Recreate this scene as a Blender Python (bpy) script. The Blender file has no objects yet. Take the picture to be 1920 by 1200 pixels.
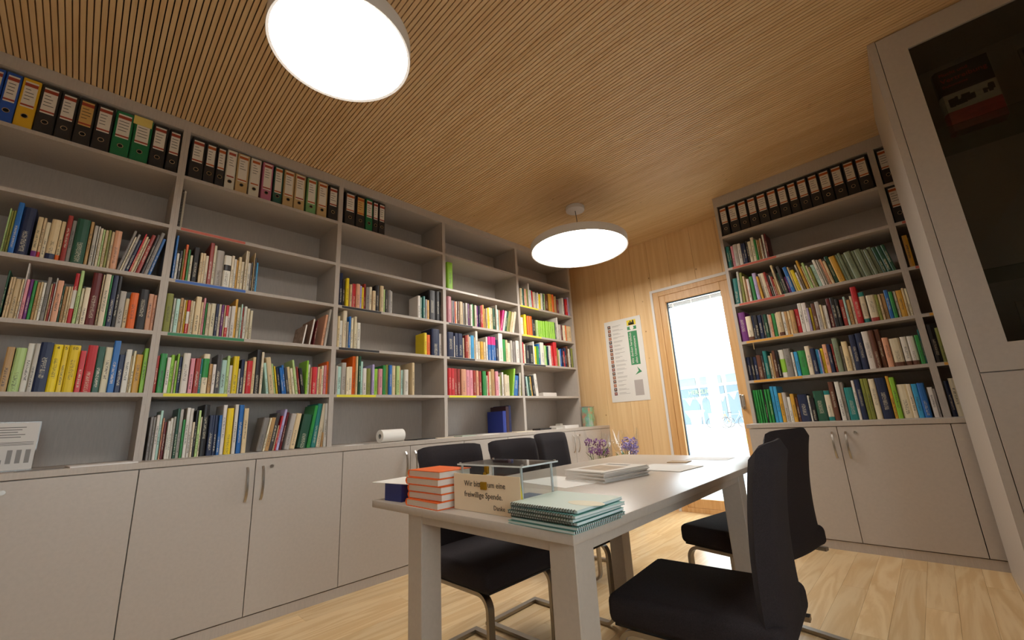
import bpy, bmesh, math, random
from mathutils import Matrix, Vector
random.seed(7)
SC = bpy.context.scene
COL = SC.collection
R = math.radians

# ------------------------------------------------------------------ camera, world, exposure
cam_data = bpy.data.cameras.new('camera'); cam_data.sensor_width = 36.0; cam_data.lens = 783.454 * 36.0 / 1920.0
cam_data.clip_start = 0.05; cam_data.clip_end = 200
cam = bpy.data.objects.new('camera', cam_data); COL.objects.link(cam)
def cam_basis(p, y, r):
    cy, sy, cp, sp, cr, sr = math.cos(y), math.sin(y), math.cos(p), math.sin(p), math.cos(r), math.sin(r)
    f = Vector((sy*cp, cy*cp, sp)); r0 = Vector((cy, -sy, 0)); u0 = r0.cross(f)
    return cr*r0 + sr*u0, -sr*r0 + cr*u0, f
_r, _u, _f = cam_basis(0.239130829, -0.76998757, -0.0540685057)
cam.matrix_world = Matrix(((_r.x, _u.x, -_f.x, 0), (_r.y, _u.y, -_f.y, 0), (_r.z, _u.z, -_f.z, 1.0), (0, 0, 0, 1)))
SC.camera = cam
WORLD_STRENGTH = 7.5
LAMP_STRENGTH = 21.0
world = bpy.data.worlds.new('overcast_sky'); SC.world = world; world.use_nodes = True
bg = world.node_tree.nodes['Background']; bg.inputs[0].default_value = (0.84, 0.92, 1.0, 1); bg.inputs[1].default_value = WORLD_STRENGTH
vs = SC.view_settings
vs.view_transform = 'Standard'; vs.look = 'None'; vs.gamma = 1.0; vs.use_curve_mapping = False; vs.exposure = 0.12
SC.cycles.max_bounces = 16; SC.cycles.diffuse_bounces = 10; SC.cycles.transparent_max_bounces = 16

# ------------------------------------------------------------------ materials
def lin(h):
    c = [int(h[i:i+2], 16)/255 for i in (0, 2, 4)]
    return tuple((x/12.92 if x <= .04045 else ((x+.055)/1.055)**2.4) for x in c) + (1,)
MATS = {}
def mat(name, hexc, rough=.5, metal=0.0, noise=0.0, scale=(30, 30, 30), spec=.5, bump=0.0, coat=0.0):
    if name in MATS: return MATS[name]
    m = bpy.data.materials.new(name); m.use_nodes = True; nt = m.node_tree; b = nt.nodes['Principled BSDF']
    b.inputs['Base Color'].default_value = lin(hexc); b.inputs['Roughness'].default_value = rough; b.inputs['Metallic'].default_value = metal
    b.inputs['Specular IOR Level'].default_value = spec
    if coat: b.inputs['Coat Weight'].default_value = coat
    if noise or bump:
        tc = nt.nodes.new('ShaderNodeNewGeometry'); mp = nt.nodes.new('ShaderNodeMapping'); mp.inputs['Scale'].default_value = scale
        nt.links.new(tc.outputs['Position'], mp.inputs['Vector'])
        n = nt.nodes.new('ShaderNodeTexNoise'); n.inputs['Scale'].default_value = 1.0; n.inputs['Detail'].default_value = 3
        nt.links.new(mp.outputs[0], n.inputs['Vector'])
        if noise:
            hv = nt.nodes.new('ShaderNodeHueSaturation'); hv.inputs['Color'].default_value = lin(hexc)
            mr = nt.nodes.new('ShaderNodeMapRange'); mr.inputs[1].default_value = .3; mr.inputs[2].default_value = .7
            mr.inputs[3].default_value = 1-noise; mr.inputs[4].default_value = 1+noise
            nt.links.new(n.outputs[0], mr.inputs[0]); nt.links.new(mr.outputs[0], hv.inputs['Value']); nt.links.new(hv.outputs[0], b.inputs['Base Color'])
        if bump:
            bp = nt.nodes.new('ShaderNodeBump'); bp.inputs['Strength'].default_value = bump; bp.inputs['Distance'].default_value = .002
            nt.links.new(n.outputs[0], bp.inputs['Height']); nt.links.new(bp.outputs[0], b.inputs['Normal'])
    MATS[name] = m; return m

def wood(name, c1, c2, ck, grain, rough, knots=True, kscale=(6, 6, 6), kth=.93, ring=False, per_obj=.0):
    """c1/c2 grain colours, ck knot colour, grain = mapping scale (small along the grain)."""
    m = bpy.data.materials.new(name); m.use_nodes = True; nt = m.node_tree; b = nt.nodes['Principled BSDF']; L = nt.links.new
    b.inputs['Roughness'].default_value = rough
    g = nt.nodes.new('ShaderNodeNewGeometry'); oi = nt.nodes.new('ShaderNodeObjectInfo')
    off = nt.nodes.new('ShaderNodeVectorMath'); off.operation = 'MULTIPLY_ADD'; off.inputs[1].default_value = (7.3*per_obj, 5.1*per_obj, 3.7*per_obj)
    cmb = nt.nodes.new('ShaderNodeCombineXYZ')
    for i in range(3): L(oi.outputs['Random'], cmb.inputs[i])
    L(cmb.outputs[0], off.inputs[0]); L(g.outputs['Position'], off.inputs[2])
    mp = nt.nodes.new('ShaderNodeMapping'); mp.inputs['Scale'].default_value = grain; L(off.outputs[0], mp.inputs[0])
    n = nt.nodes.new('ShaderNodeTexNoise'); n.inputs['Scale'].default_value = 1; n.inputs['Detail'].default_value = 5; n.inputs['Distortion'].default_value = .6 if ring else .2
    L(mp.outputs[0], n.inputs['Vector'])
    src = n.outputs[0]
    if ring:
        ml = nt.nodes.new('ShaderNodeMath'); ml.operation = 'MULTIPLY'; ml.inputs[1].default_value = 40; L(n.outputs[0], ml.inputs[0])
        sn = nt.nodes.new('ShaderNodeMath'); sn.operation = 'SINE'; L(ml.outputs[0], sn.inputs[0])
        mr0 = nt.nodes.new('ShaderNodeMapRange'); mr0.inputs[1].default_value = -1; mr0.inputs[2].default_value = 1; L(sn.outputs[0], mr0.inputs[0]); src = mr0.outputs[0]
    mix = nt.nodes.new('ShaderNodeMix'); mix.data_type = 'RGBA'; mix.inputs['A'].default_value = lin(c1); mix.inputs['B'].default_value = lin(c2)
    mr = nt.nodes.new('ShaderNodeMapRange'); mr.inputs[1].default_value = .3 if not ring else .0; mr.inputs[2].default_value = .7 if not ring else 1.0
    L(src, mr.inputs[0]); L(mr.outputs[0], mix.inputs['Factor'])
    out = mix.outputs['Result']
    if per_obj:
        hv = nt.nodes.new('ShaderNodeHueSaturation'); mv = nt.nodes.new('ShaderNodeMapRange'); mv.inputs[3].default_value = .90; mv.inputs[4].default_value = 1.08
        L(oi.outputs['Random'], mv.inputs[0]); L(mv.outputs[0], hv.inputs['Value']); L(out, hv.inputs['Color']); out = hv.outputs[0]
    if knots:
        mk = nt.nodes.new('ShaderNodeMapping'); mk.inputs['Scale'].default_value = kscale; L(g.outputs['Position'], mk.inputs[0])
        v = nt.nodes.new('ShaderNodeTexVoronoi'); v.inputs['Scale'].default_value = 1; L(mk.outputs[0], v.inputs['Vector'])
        r = nt.nodes.new('ShaderNodeMapRange'); r.inputs[1].default_value = .10; r.inputs[2].default_value = .03; L(v.outputs['Distance'], r.inputs[0])
        sp = nt.nodes.new('ShaderNodeSeparateColor'); L(v.outputs['Color'], sp.inputs[0])
        gt = nt.nodes.new('ShaderNodeMath'); gt.operation = 'GREATER_THAN'; gt.inputs[1].default_value = kth; L(sp.outputs[0], gt.inputs[0])
        mu = nt.nodes.new('ShaderNodeMath'); mu.operation = 'MULTIPLY'; L(r.outputs[0], mu.inputs[0]); L(gt.outputs[0], mu.inputs[1])
        m2 = nt.nodes.new('ShaderNodeMix'); m2.data_type = 'RGBA'; m2.inputs['B'].default_value = lin(ck); L(out, m2.inputs['A']); L(mu.outputs[0], m2.inputs['Factor']); out = m2.outputs['Result']
    L(out, b.inputs['Base Color']); MATS[name] = m; return m

def glass(name, tint=(1, 1, 1), gloss=.02, refl=1.0):
    m = bpy.data.materials.new(name); m.use_nodes = True; nt = m.node_tree; nt.nodes.clear()
    o = nt.nodes.new('ShaderNodeOutputMaterial'); t = nt.nodes.new('ShaderNodeBsdfTransparent'); t.inputs[0].default_value = (*tint, 1)
    g = nt.nodes.new('ShaderNodeBsdfGlossy'); g.inputs['Roughness'].default_value = gloss
    f = nt.nodes.new('ShaderNodeFresnel'); f.inputs['IOR'].default_value = 1.45; x = nt.nodes.new('ShaderNodeMixShader')
    mm = nt.nodes.new('ShaderNodeMath'); mm.operation = 'MULTIPLY'; mm.inputs[1].default_value = refl
    ge = nt.nodes.new('ShaderNodeNewGeometry')
    cl_ = nt.nodes.new('ShaderNodeMath'); cl_.operation = 'MULTIPLY'; cl_.use_clamp = True
    iv2 = nt.nodes.new('ShaderNodeMath'); iv2.operation = 'LESS_THAN'; iv2.inputs[1].default_value = .5; nt.links.new(ge.outputs['Backfacing'], iv2.inputs[0])
    nt.links.new(f.outputs[0], mm.inputs[0]); nt.links.new(mm.outputs[0], cl_.inputs[0]); nt.links.new(iv2.outputs[0], cl_.inputs[1]); nt.links.new(cl_.outputs[0], x.inputs[0]); nt.links.new(t.outputs[0], x.inputs[1]); nt.links.new(g.outputs[0], x.inputs[2]); nt.links.new(x.outputs[0], o.inputs[0])
    MATS[name] = m; return m

def emit(name, col, s):
    m = bpy.data.materials.new(name); m.use_nodes = True; nt = m.node_tree; nt.nodes.clear()
    o = nt.nodes.new('ShaderNodeOutputMaterial'); e = nt.nodes.new('ShaderNodeEmission'); e.inputs[0].default_value = (*col, 1); e.inputs[1].default_value = s
    nt.links.new(e.outputs[0], o.inputs[0]); MATS[name] = m; return m

def cover_material(name, rough, text):
    """book cloth / card: colour from the object's own colour, with small print-like marks along the spine"""
    m = bpy.data.materials.new(name); m.use_nodes = True; nt = m.node_tree; b = nt.nodes['Principled BSDF']; L = nt.links.new
    b.inputs['Roughness'].default_value = rough
    oi = nt.nodes.new('ShaderNodeObjectInfo'); tc = nt.nodes.new('ShaderNodeTexCoord'); sp = nt.nodes.new('ShaderNodeSeparateXYZ'); L(tc.outputs['Generated'], sp.inputs[0])
    to = nt.nodes.new('ShaderNodeSeparateXYZ'); L(tc.outputs['Object'], to.inputs[0])
    cb = nt.nodes.new('ShaderNodeCombineXYZ')
    def math_(op, a, c=None, v=None):
        n = nt.nodes.new('ShaderNodeMath'); n.operation = op; L(a, n.inputs[0])
        if c is not None: L(c, n.inputs[1])
        elif v is not None: n.inputs[1].default_value = v
        return n.outputs[0]
    L(math_('MULTIPLY', to.outputs[1], v=160), cb.inputs[0]); L(math_('MULTIPLY', to.outputs[2], v=330), cb.inputs[1]); L(math_('MULTIPLY', oi.outputs['Random'], v=97), cb.inputs[2])
    n = nt.nodes.new('ShaderNodeTexNoise'); n.inputs['Scale'].default_value = 1; n.inputs['Detail'].default_value = 1; L(cb.outputs[0], n.inputs['Vector'])
    mask = math_('GREATER_THAN', n.outputs[0], v=.50)
    mid = math_('LESS_THAN', math_('ABSOLUTE', math_('SUBTRACT', sp.outputs[1], v=.5)), v=.20)
    # run of print: starts and ends differ from book to book
    w = nt.nodes.new('ShaderNodeTexWhiteNoise'); w.noise_dimensions = '1D'; L(oi.outputs['Random'], w.inputs['W'])
    lo = math_('MULTIPLY', w.outputs['Value'], v=.35); hi = math_('ADD', lo, v=.42)
    zin = math_('MULTIPLY', math_('GREATER_THAN', sp.outputs[2], lo), math_('LESS_THAN', sp.outputs[2], hi))
    fac = math_('MULTIPLY', math_('MULTIPLY', mask, mid), zin); fac = math_('MULTIPLY', fac, v=text)
    bw = nt.nodes.new('ShaderNodeRGBToBW'); L(oi.outputs['Color'], bw.inputs[0])
    dark = math_('LESS_THAN', bw.outputs[0], v=.18)
    ink = nt.nodes.new('ShaderNodeMix'); ink.data_type = 'RGBA'; ink.inputs['A'].default_value = (.05, .045, .045, 1); ink.inputs['B'].default_value = (.62, .56, .42, 1); L(dark, ink.inputs['Factor'])
    mx = nt.nodes.new('ShaderNodeMix'); mx.data_type = 'RGBA'; L(oi.outputs['Color'], mx.inputs['A']); L(ink.outputs['Result'], mx.inputs['B']); L(fac, mx.inputs['Factor'])
    L(mx.outputs['Result'], b.inputs['Base Color']); MATS[name] = m; return m

LAM = mat('greige_laminate', 'b4aaa0', .48, noise=.05, scale=(140, 140, 18))
LAM2 = mat('greige_laminate_door', 'b6ada4', .42, noise=.03, scale=(60, 60, 60))
GAP = mat('dark_gap', '2a2624', .8)
SPRUCE = wood('spruce_slat', 'dfc094', 'cda878', '7a5430', (1.2, 30, 30), .55, kscale=(5.5, 26, 6), kth=.86)
SPRUCEW = wood('spruce_wall', 'e8c898', 'dab482', '8a5a30', (26, 26, 1.1), .5, kscale=(9, 9, 8), kth=.80)
FRAMEW = wood('window_wood', 'd9b07c', 'c9995f', '8a5a30', (40, 40, 2), .4, knots=False)
FLOORW = wood('ash_floor', 'dfc396', 'd0ae7c', '6a4a28', (7, .7, 7), .30, kscale=(3, 2.2, 3), kth=.93, ring=True, per_obj=1.0)
WHITE = mat('white_lacquer', 'dedad6', .35)
PAPER = mat('white_paper', 'e6e2da', .7)
STEEL = mat('brushed_steel', 'b4aea6', .28, metal=1.0)
DSTEEL = mat('satin_steel', '9a938a', .34, metal=1.0)
FABRIC = mat('charcoal_fabric', '302b2d', .92, noise=.25, scale=(420, 420, 420), spec=.15, bump=.5)
COVER = cover_material('book_cloth', .45, .55)
CARD = cover_material('book_card', .38, .75)
PAGES = mat('page_block', 'd8cfba', .8)
BINDER = mat('binder_card', 'ffffff', .5)
WALLP = mat('white_plaster', 'd8d4cc', .7)
PANE = glass('window_glass', (.97, .99, .98), .01, 1.0)
ACRYL = glass('acrylic_sheet', (.95, .965, .965), .03, 1.3)
INK = mat('black_ink', '1d1b1b', .6)

# ------------------------------------------------------------------ mesh helpers
def tag(o, label=None, cat=None, group=None, kind=None):
    if label: o['label'] = label
    if cat: o['category'] = cat
    if group: o['group'] = group
    if kind: o['kind'] = kind
    return o
def link(name, me, m=None, parent=None):
    o = bpy.data.objects.new(name, me); COL.objects.link(o)
    if me is not None and m is not None and not me.materials: me.materials.append(m)
    if parent is not None: o.parent = parent
    return o
def empty(name, loc=(0, 0, 0), rz=0.0, parent=None):
    o = bpy.data.objects.new(name, None); COL.objects.link(o); o.empty_display_size = .05
    o.location = loc; o.rotation_euler = (0, 0, rz)
    if parent is not None: o.parent = parent
    return o
class MB:
    def __init__(s): s.v = []; s.f = []
    def box(s, x0, y0, z0, x1, y1, z1):
        i = len(s.v)
        s.v += [(x0, y0, z0), (x1, y0, z0), (x1, y1, z0), (x0, y1, z0), (x0, y0, z1), (x1, y0, z1), (x1, y1, z1), (x0, y1, z1)]
        s.f += [tuple(i+k for k in q) for q in ((3, 2, 1, 0), (4, 5, 6, 7), (0, 1, 5, 4), (1, 2, 6, 5), (2, 3, 7, 6), (3, 0, 4, 7))]
        return s
    def prism(s, poly, z0, z1, axis='z'):
        """poly: ccw points; axis: extrusion axis"""
        i = len(s.v); n = len(poly)
        def P(a, b, c): return {'z': (a, b, c), 'y': (a, c, b), 'x': (c, a, b)}[axis]
        s.v += [P(a, b, z0) for a, b in poly] + [P(a, b, z1) for a, b in poly]
        fs = [tuple(i+k for k in reversed(range(n))), tuple(i+n+k for k in range(n))] + [(i+k, i+(k+1) % n, i+n+(k+1) % n, i+n+k) for k in range(n)]
        s.f += fs if axis != 'y' else [tuple(reversed(q)) for q in fs]
        return s
    def cyl(s, c, r, h, n=24, axis='z', r2=None):
        r2 = r if r2 is None else r2; i = len(s.v)
        for k, (rr, zz) in enumerate(((r, 0), (r2, h))):
            for j in range(n):
                a = 2*math.pi*j/n; u, w = rr*math.cos(a), rr*math.sin(a)
                s.v.append({'z': (c[0]+u, c[1]+w, c[2]+zz), 'y': (c[0]+w, c[1]+zz, c[2]+u), 'x': (c[0]+zz, c[1]+u, c[2]+w)}[axis])
        s.f += [tuple(i+k for k in reversed(range(n))), tuple(i+n+k for k in range(n))] + [(i+k, i+(k+1) % n, i+n+(k+1) % n, i+n+k) for k in range(n)]
        return s
    def lathe(s, prof, n=32, c=(0, 0, 0), caps=True):
        i = len(s.v); m = len(prof)
        for j in range(n):
            a = 2*math.pi*j/n
            s.v += [(c[0]+r*math.cos(a), c[1]+r*math.sin(a), c[2]+z) for r, z in prof]
        for j in range(n):
            k = (j+1) % n
            s.f += [(i+j*m+t, i+k*m+t, i+k*m+t+1, i+j*m+t+1) for t in range(m-1)]
        if caps:
            s.f += [tuple(i+j*m for j in reversed(range(n))), tuple(i+j*m+m-1 for j in range(n))]
        return s
    def sweep(s, pts, w, t, side=Vector((0, 1, 0)), closed=False):
        """rectangular section w (along side) x t (in the bend plane) along pts"""
        i = len(s.v); n = len(pts); P = [Vector(p) for p in pts]
        for k in range(n):
            a = P[max(k-1, 0)]; b = P[min(k+1, n-1)]; d = (b-a).normalized(); nn = d.cross(side).normalized()
            for su, tu in ((-1, -1), (1, -1), (1, 1), (-1, 1)): s.v.append(tuple(P[k] + side*(su*w/2) + nn*(tu*t/2)))
        for k in range(n-1):
            for j in range(4): s.f.append((i+k*4+j, i+k*4+(j+1) % 4, i+(k+1)*4+(j+1) % 4, i+(k+1)*4+j))
        s.f += [(i+3, i+2, i+1, i), (i+(n-1)*4, i+(n-1)*4+1, i+(n-1)*4+2, i+(n-1)*4+3)]
        return s
    def tube(s, pts, r, n=8):
        i = len(s.v); P = [Vector(p) for p in pts]; m = len(P)
        up = Vector((.13, .31, .94))
        for k in range(m):
            d = (P[min(k+1, m-1)]-P[max(k-1, 0)]).normalized(); a = d.cross(up); a = a.normalized() if a.length > 1e-4 else Vector((1, 0, 0)); b = d.cross(a)
            for j in range(n):
                q = 2*math.pi*j/n; s.v.append(tuple(P[k] + a*(r*math.cos(q)) + b*(r*math.sin(q))))
        for k in range(m-1):
            for j in range(n): s.f.append((i+k*n+j, i+k*n+(j+1) % n, i+(k+1)*n+(j+1) % n, i+(k+1)*n+j))
        s.f += [tuple(i+j for j in reversed(range(n))), tuple(i+(m-1)*n+j for j in range(n))]
        return s
    def mesh(s, name, m=None, bevel=0.0, seg=2, smooth=False):
        me = bpy.data.meshes.new(name); me.from_pydata(s.v, [], s.f)
        bm = bmesh.new(); bm.from_mesh(me); bmesh.ops.recalc_face_normals(bm, faces=bm.faces[:])
        if bevel:
            es = [e for e in bm.edges if len(e.link_faces) == 2 and e.calc_face_angle(0) > .5]
            bmesh.ops.bevel(bm, geom=es, offset=bevel, segments=seg, profile=.5, affect='EDGES', clamp_overlap=True)
        if smooth:
            for f in bm.faces: f.smooth = True
            for e in bm.edges:
                if len(e.link_faces) == 2 and e.calc_face_angle(0) > .7: e.smooth = False
        bm.to_mesh(me); bm.free()
        if m: me.materials.append(m)
        return me
    def build(s, name, m, parent=None, bevel=0.0, seg=2, smooth=False):
        return link(name, s.mesh(name, m, bevel, seg, smooth), None, parent)
def bx(name, m, parent, *c, bevel=0.0, seg=2, smooth=False): return MB().box(*c).build(name, m, parent, bevel, seg, smooth)
def arc(cx, cz, r, a0, a1, n=7): return [(cx + r*math.cos(R(a0+(a1-a0)*k/(n-1))), cz + r*math.sin(R(a0+(a1-a0)*k/(n-1)))) for k in range(n)]
def text_mesh(body, size, m, align='LEFT', extrude=.0003):
    cu = bpy.data.curves.new('lettering', 'FONT'); cu.body = body; cu.size = size; cu.align_x = align; cu.extrude = extrude; cu.resolution_u = 2
    o = bpy.data.objects.new('lettering_tmp', cu); COL.objects.link(o); bpy.context.view_layer.update()
    me = bpy.data.meshes.new_from_object(o.evaluated_get(bpy.context.evaluated_depsgraph_get()))
    bpy.data.objects.remove(o); bpy.data.curves.remove(cu); me.materials.clear(); me.materials.append(m); return me

# ------------------------------------------------------------------ room shell
XL, XR, YN, YF, ZC = -3.5, 1.3, -2.2, 4.565, 3.04
floor = tag(bx('floor', mat('subfloor', '6a5236', .8), None, XL-.3, YN-.3, -.06, XR+.3, YF+.3, -.014), kind='structure')
pw, pl = .1165, 1.72
row = 0; x = XL
while x < XR - .01:
    y = YN - (row*.61 % pl); x1 = min(x+pw, XR)
    while y < YF:
        a, b = max(y, YN), min(y+pl, YF+.02)
        if b - a > .05: bx('plank', FLOORW, floor, x+.0004, a+.0004, -.014, x1-.0004, b-.0004, 0.0)
        y += pl
    x += pw; row += 1
# ceiling: acoustic spruce slats running along x
ceiling = tag(bx('ceiling', mat('acoustic_felt', '2b2018', .95), None, XL-.3, YN-.3, ZC+.022, XR+.3, YF+.3, ZC+.12), kind='structure')
sp = .0245; slat = MB().box(XL, -.0095, 0, XR, .0095, .022).mesh('slat', SPRUCE)
y = YF - .012; n = 0
while y > -1.0:
    o = link('slat', slat, None, ceiling); o.location = (0, y, ZC); y -= sp; n += 1
bx('ceiling_board', SPRUCE, ceiling, XL, YN, ZC, XR, y+.010, ZC+.022)
# walls
wl = tag(bx('wall_left', WALLP, None, XL-.3, YN-.3, -.06, XL, YF+.3, ZC+.02), kind='structure')
WY0, WY1, WZ0, WZ1 = -.75, .95, .90, 2.15
tag(MB().box(XR, YN-.3, -.06, XR+.3, WY0, ZC+.02).box(XR, WY1, -.06, XR+.3, YF+.3, ZC+.02).box(XR, WY0, -.06, XR+.3, WY1, WZ0).box(XR, WY0, WZ1, XR+.3, WY1, ZC+.02).build('wall_right', WALLP), kind='structure')
win2 = tag(empty('window_2'), kind='structure')
MB().box(XR+.02, WY0, WZ0, XR+.10, WY0+.08, WZ1).box(XR+.02, WY1-.08, WZ0, XR+.10, WY1, WZ1).box(XR+.02, WY0+.08, WZ0, XR+.10, WY1-.08, WZ0+.08).box(XR+.02, WY0+.08, WZ1-.08, XR+.10, WY1-.08, WZ1).box(XR+.02, .06, WZ0+.08, XR+.10, .14, WZ1-.08).build('window_frame', FRAMEW, win2)
for a, b in ((WY0+.08, .06), (.14, WY1-.08)): bx('glass_pane', PANE, win2, XR+.06, a, WZ0+.08, XR+.064, b, WZ1-.08)
tag(bx('ground_side', mat('pale_paving_side', 'a8a6a0', .9), None, XR+.31, -20, -.2, 30, YF+30, -.12), kind='structure')
tag(bx('wall_near', WALLP, None, XL, YN-.3, -.06, XR, YN, ZC+.02), kind='structure')
DX0, DX1, DZ = -2.105, -.45, 2.385
wf = MB().box(XL, YF+.02, -.06, DX0, YF+.30, ZC+.02).box(DX0, YF+.02, DZ, DX1, YF+.30, ZC+.02).box(DX1, YF+.02, -.06, XR, YF+.30, ZC+.02).build('wall_far', SPRUCEW)
tag(wf, kind='structure')
def wpanel(x0, x1, z0, z1): bx('wall_panel', SPRUCEW, wf, x0+.0012, YF, z0, x1-.0012, YF+.02, z1)
for a, b in ((XL, -3.285), (-3.285, -3.08), (-3.08, -2.86), (-2.86, -2.55), (-2.55, -2.33), (-2.33, DX0)): wpanel(a, b, 0, ZC)
for a, b in ((DX0, -1.86), (-1.86, -1.58), (-1.58, -1.302), (-1.302, -1.0), (-1.0, -.72), (-.72, DX1)): wpanel(a, b, DZ+.001, ZC)
for a, b in ((DX1, .1), (.1, .7), (.7, XR)): wpanel(a, b, 0, ZC)
# glazed door leaf with wooden frame
door = tag(empty('door_1', (0, 0, 0)), kind='structure')
f0, f1 = YF+.004, YF+.085
MB().box(DX0-.028, YF-.003, 0, DX0, YF+.02, DZ+.03).box(DX0, YF-.003, DZ, DX1, YF+.02, DZ+.03).build('white_reveal', WHITE, door)
MB().box(DX0, f0, 0, -2.035, f1, DZ).box(-2.035, f0, 2.33, DX1, f1, DZ).box(-2.035, f0, 0, DX1, f1, .045).build('door_frame', FRAMEW, door, bevel=.002, seg=1)
sash = MB().box(-2.035, f0+.008, .045, -1.968, f1-.01, 2.33).box(-1.362, f0+.008, .045, -1.262, f1-.01, 2.33).box(-1.968, f0+.008, 2.247, -1.362, f1-.01, 2.33).box(-1.968, f0+.008, .045, -1.362, f1-.01, .135).build('sash', FRAMEW, door, bevel=.003, seg=1)
MB().box(-1.968, f1-.035, .135, -1.958, f1-.012, 2.247).box(-1.372, f1-.035, .135, -1.362, f1-.012, 2.247).box(-1.958, f1-.035, 2.235, -1.372, f1-.012, 2.247).build('gasket', mat('blue_grey_gasket', '43586a', .5), sash)
bx('glass_pane', PANE, sash, -1.958, f1-.03, .135, -1.372, f1-.026, 2.235)
h = MB().box(-1.345, f0-.006, 1.0, -1.315, f0+.008, 1.14).build('handle', STEEL, sash, bevel=.003)
MB().box(-1.339, f0-.05, 1.015, -1.321, f0-.006, 1.033).box(-1.339, f0-.058, 1.015, -1.321, f0-.046, 1.145).build('lever', STEEL, sash, bevel=.003)
MB().box(-1.225, f0+.008, .045, -1.19, f1-.01, 2.33).box(-.55, f0+.008, .045, DX1, f1-.01, 2.33).box(-1.19, f0+.008, 2.25, -.55, f1-.01, 2.33).box(-1.19, f0+.008, .045, -.55, f1-.01, .135).build('side_sash', FRAMEW, door)
bx('glass_pane', PANE, door, -1.262, f1-.03, .045, -1.19, f1-.026, 2.33)
bx('glass_pane', PANE, door, -1.19, f1-.024, .135, -.55, f1-.02, 2.25)
# raised outside blind just under the lintel
bl = tag(empty('roller_blind'), 'dark folded slat blind at the top outside the glass door', 'blind')
for k in range(4): bx('blind_slat', mat('blind_grey', '4a5a66', .5), bl, -2.0, f1+.03, 2.20+.012*k, -.5, f1+.075, 2.208+.012*k)
for k in range(7): bx('blind_guide', WHITE, bl, -1.93+.21*k, f1+.028, 2.17, -1.92+.21*k, f1+.03, 2.26)

# ------------------------------------------------------------------ outside the door
gz = -.10
tag(bx('ground_gravel', mat('pale_gravel', 'b4b4b2', .9, noise=.5, scale=(45, 45, 45)), None, -14, YF+.31, gz-.1, 6, 7.2, gz), kind='structure')
tag(bx('path_asphalt', mat('grey_asphalt', '8d95a0', .9, noise=.08, scale=(30, 30, 30)), None, -22, 7.2, gz-.1, 6, 15.6, gz), kind='structure')
tag(bx('lawn', mat('lawn_green', '7fae55', .95, noise=.25, scale=(9, 9, 9)), None, -30, 15.6, gz-.1, 6, 21.0, gz), kind='structure')
tag(bx('plaza_paving', mat('pale_paving', 'd6d2ca', .9, noise=.05, scale=(3, 3, 3)), None, -40, 21.0, gz-.1, 6, 60, gz), kind='structure')
pav = tag(empty('glazed_pavilion', (-11, 33, gz), R(-6)), 'pale flat-roofed pavilion with glass front across the lawn', 'building')
PW = mat('pavilion_white', 'e2e0dc', .8); PG = mat('pavilion_dark_glass', '6d7f8e', .2); PT = mat('pavilion_timber', 'cfc6ba', .8, noise=.12, scale=(9, 9, .5))
bx('wall', PW, pav, -12, 1.2, 0, 9, 9, 4.0)
bx('roof_slab', PW, pav, -13, -2.6, 4.0, 10, 9.5, 5.1)
for k in range(4):
    w = bx('window', PG, pav, -6.2+2.05*k, 1.1, .15, -4.35+2.05*k, 1.19, 3.0)
    bx('pane', mat('pavilion_pane', '8b9aa8', .1), w, -6.1+2.05*k, 1.08, 3.15, -4.45+2.05*k, 1.12, 3.75)
MB().box(-6.3, 1.0, 2.95, 2.0, 1.18, 3.15).build('transom', PW, pav)
for k in range(14): bx('timber_board', PT, pav, 2.1+.3*k, .95, 0, 2.37+.3*k, 1.1, 3.9)
bx('column', PW, pav, -.15, -1.6, 0, .45, -1.2, 4.0)
bx('column', PW, pav, -6.6, -1.6, 0, -6.2, -1.2, 4.0)
sg = empty('sign_board', (-2.4, .9, 2.35), 0, pav)
GL = mat('sign_letter_green', '9fc78a', .6)
for body, sz, zz in (('HERZLICH', .46, .12), ('WILLKOMMEN', .36, -.30)):
    t = link('sign_lettering', text_mesh(body, sz, GL, 'CENTER', .01), None, pav); t.location = (-1.9, .86, 2.35+zz); t.rotation_euler = (R(90), 0, 0)
bpy.data.objects.remove(sg)
# bar table with a cloth, bag, bunting, bicycles, rack of notices
tb = tag(empty('bar_table', (-8.9, 22.4, gz)), 'white cloth-covered bar table standing beyond the lawn', 'table')
MB().lathe([(.28, 0), (.22, .35), (.26, .8), (.46, 1.12), (.47, 1.15)], 20).build('table_cloth', mat('white_cloth', 'eeece8', .9), tb, smooth=True)
MB().cyl((0, 0, 1.15), .47, .03).build('table_top', WHITE, tb)
bag = MB().lathe([(.20, 0), (.26, .2), (.27, .7), (.30, 1.0)], 14).build('bin_bag', mat('pale_blue_bag', '8fb6cc', .5), None, smooth=True); bag.location = (-8.05, 22.7, gz)
tag(bag, 'pale blue bin bag hanging beside the white bar table', 'bag')
bun = tag(empty('bunting', (0, 0, 0)), 'string of white pennants strung across the forecourt', 'bunting')
pts = [(-14+.55*k, 24.0+.25*k, 2.15-.35*math.sin(math.pi*(k % 12)/12)) for k in range(25)]
MB().tube(pts, .012, 5).build('cord', PAPER, bun)
for k in range(0, 24):
    p = Vector(pts[k]); q = Vector(pts[k+1]); a = p.lerp(q, .15); b = p.lerp(q, .85); c = (a+b)/2 + Vector((0, 0, -.42))
    me = bpy.data.meshes.new('pennant'); off = Vector((.003, -.006, 0))
    me.from_pydata([a-off, b-off, c-off, a+off, b+off, c+off], [], [(0, 1, 2), (5, 4, 3), (0, 3, 4, 1), (1, 4, 5, 2), (2, 5, 3, 0)]); link('pennant', me, PAPER, bun)
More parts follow.
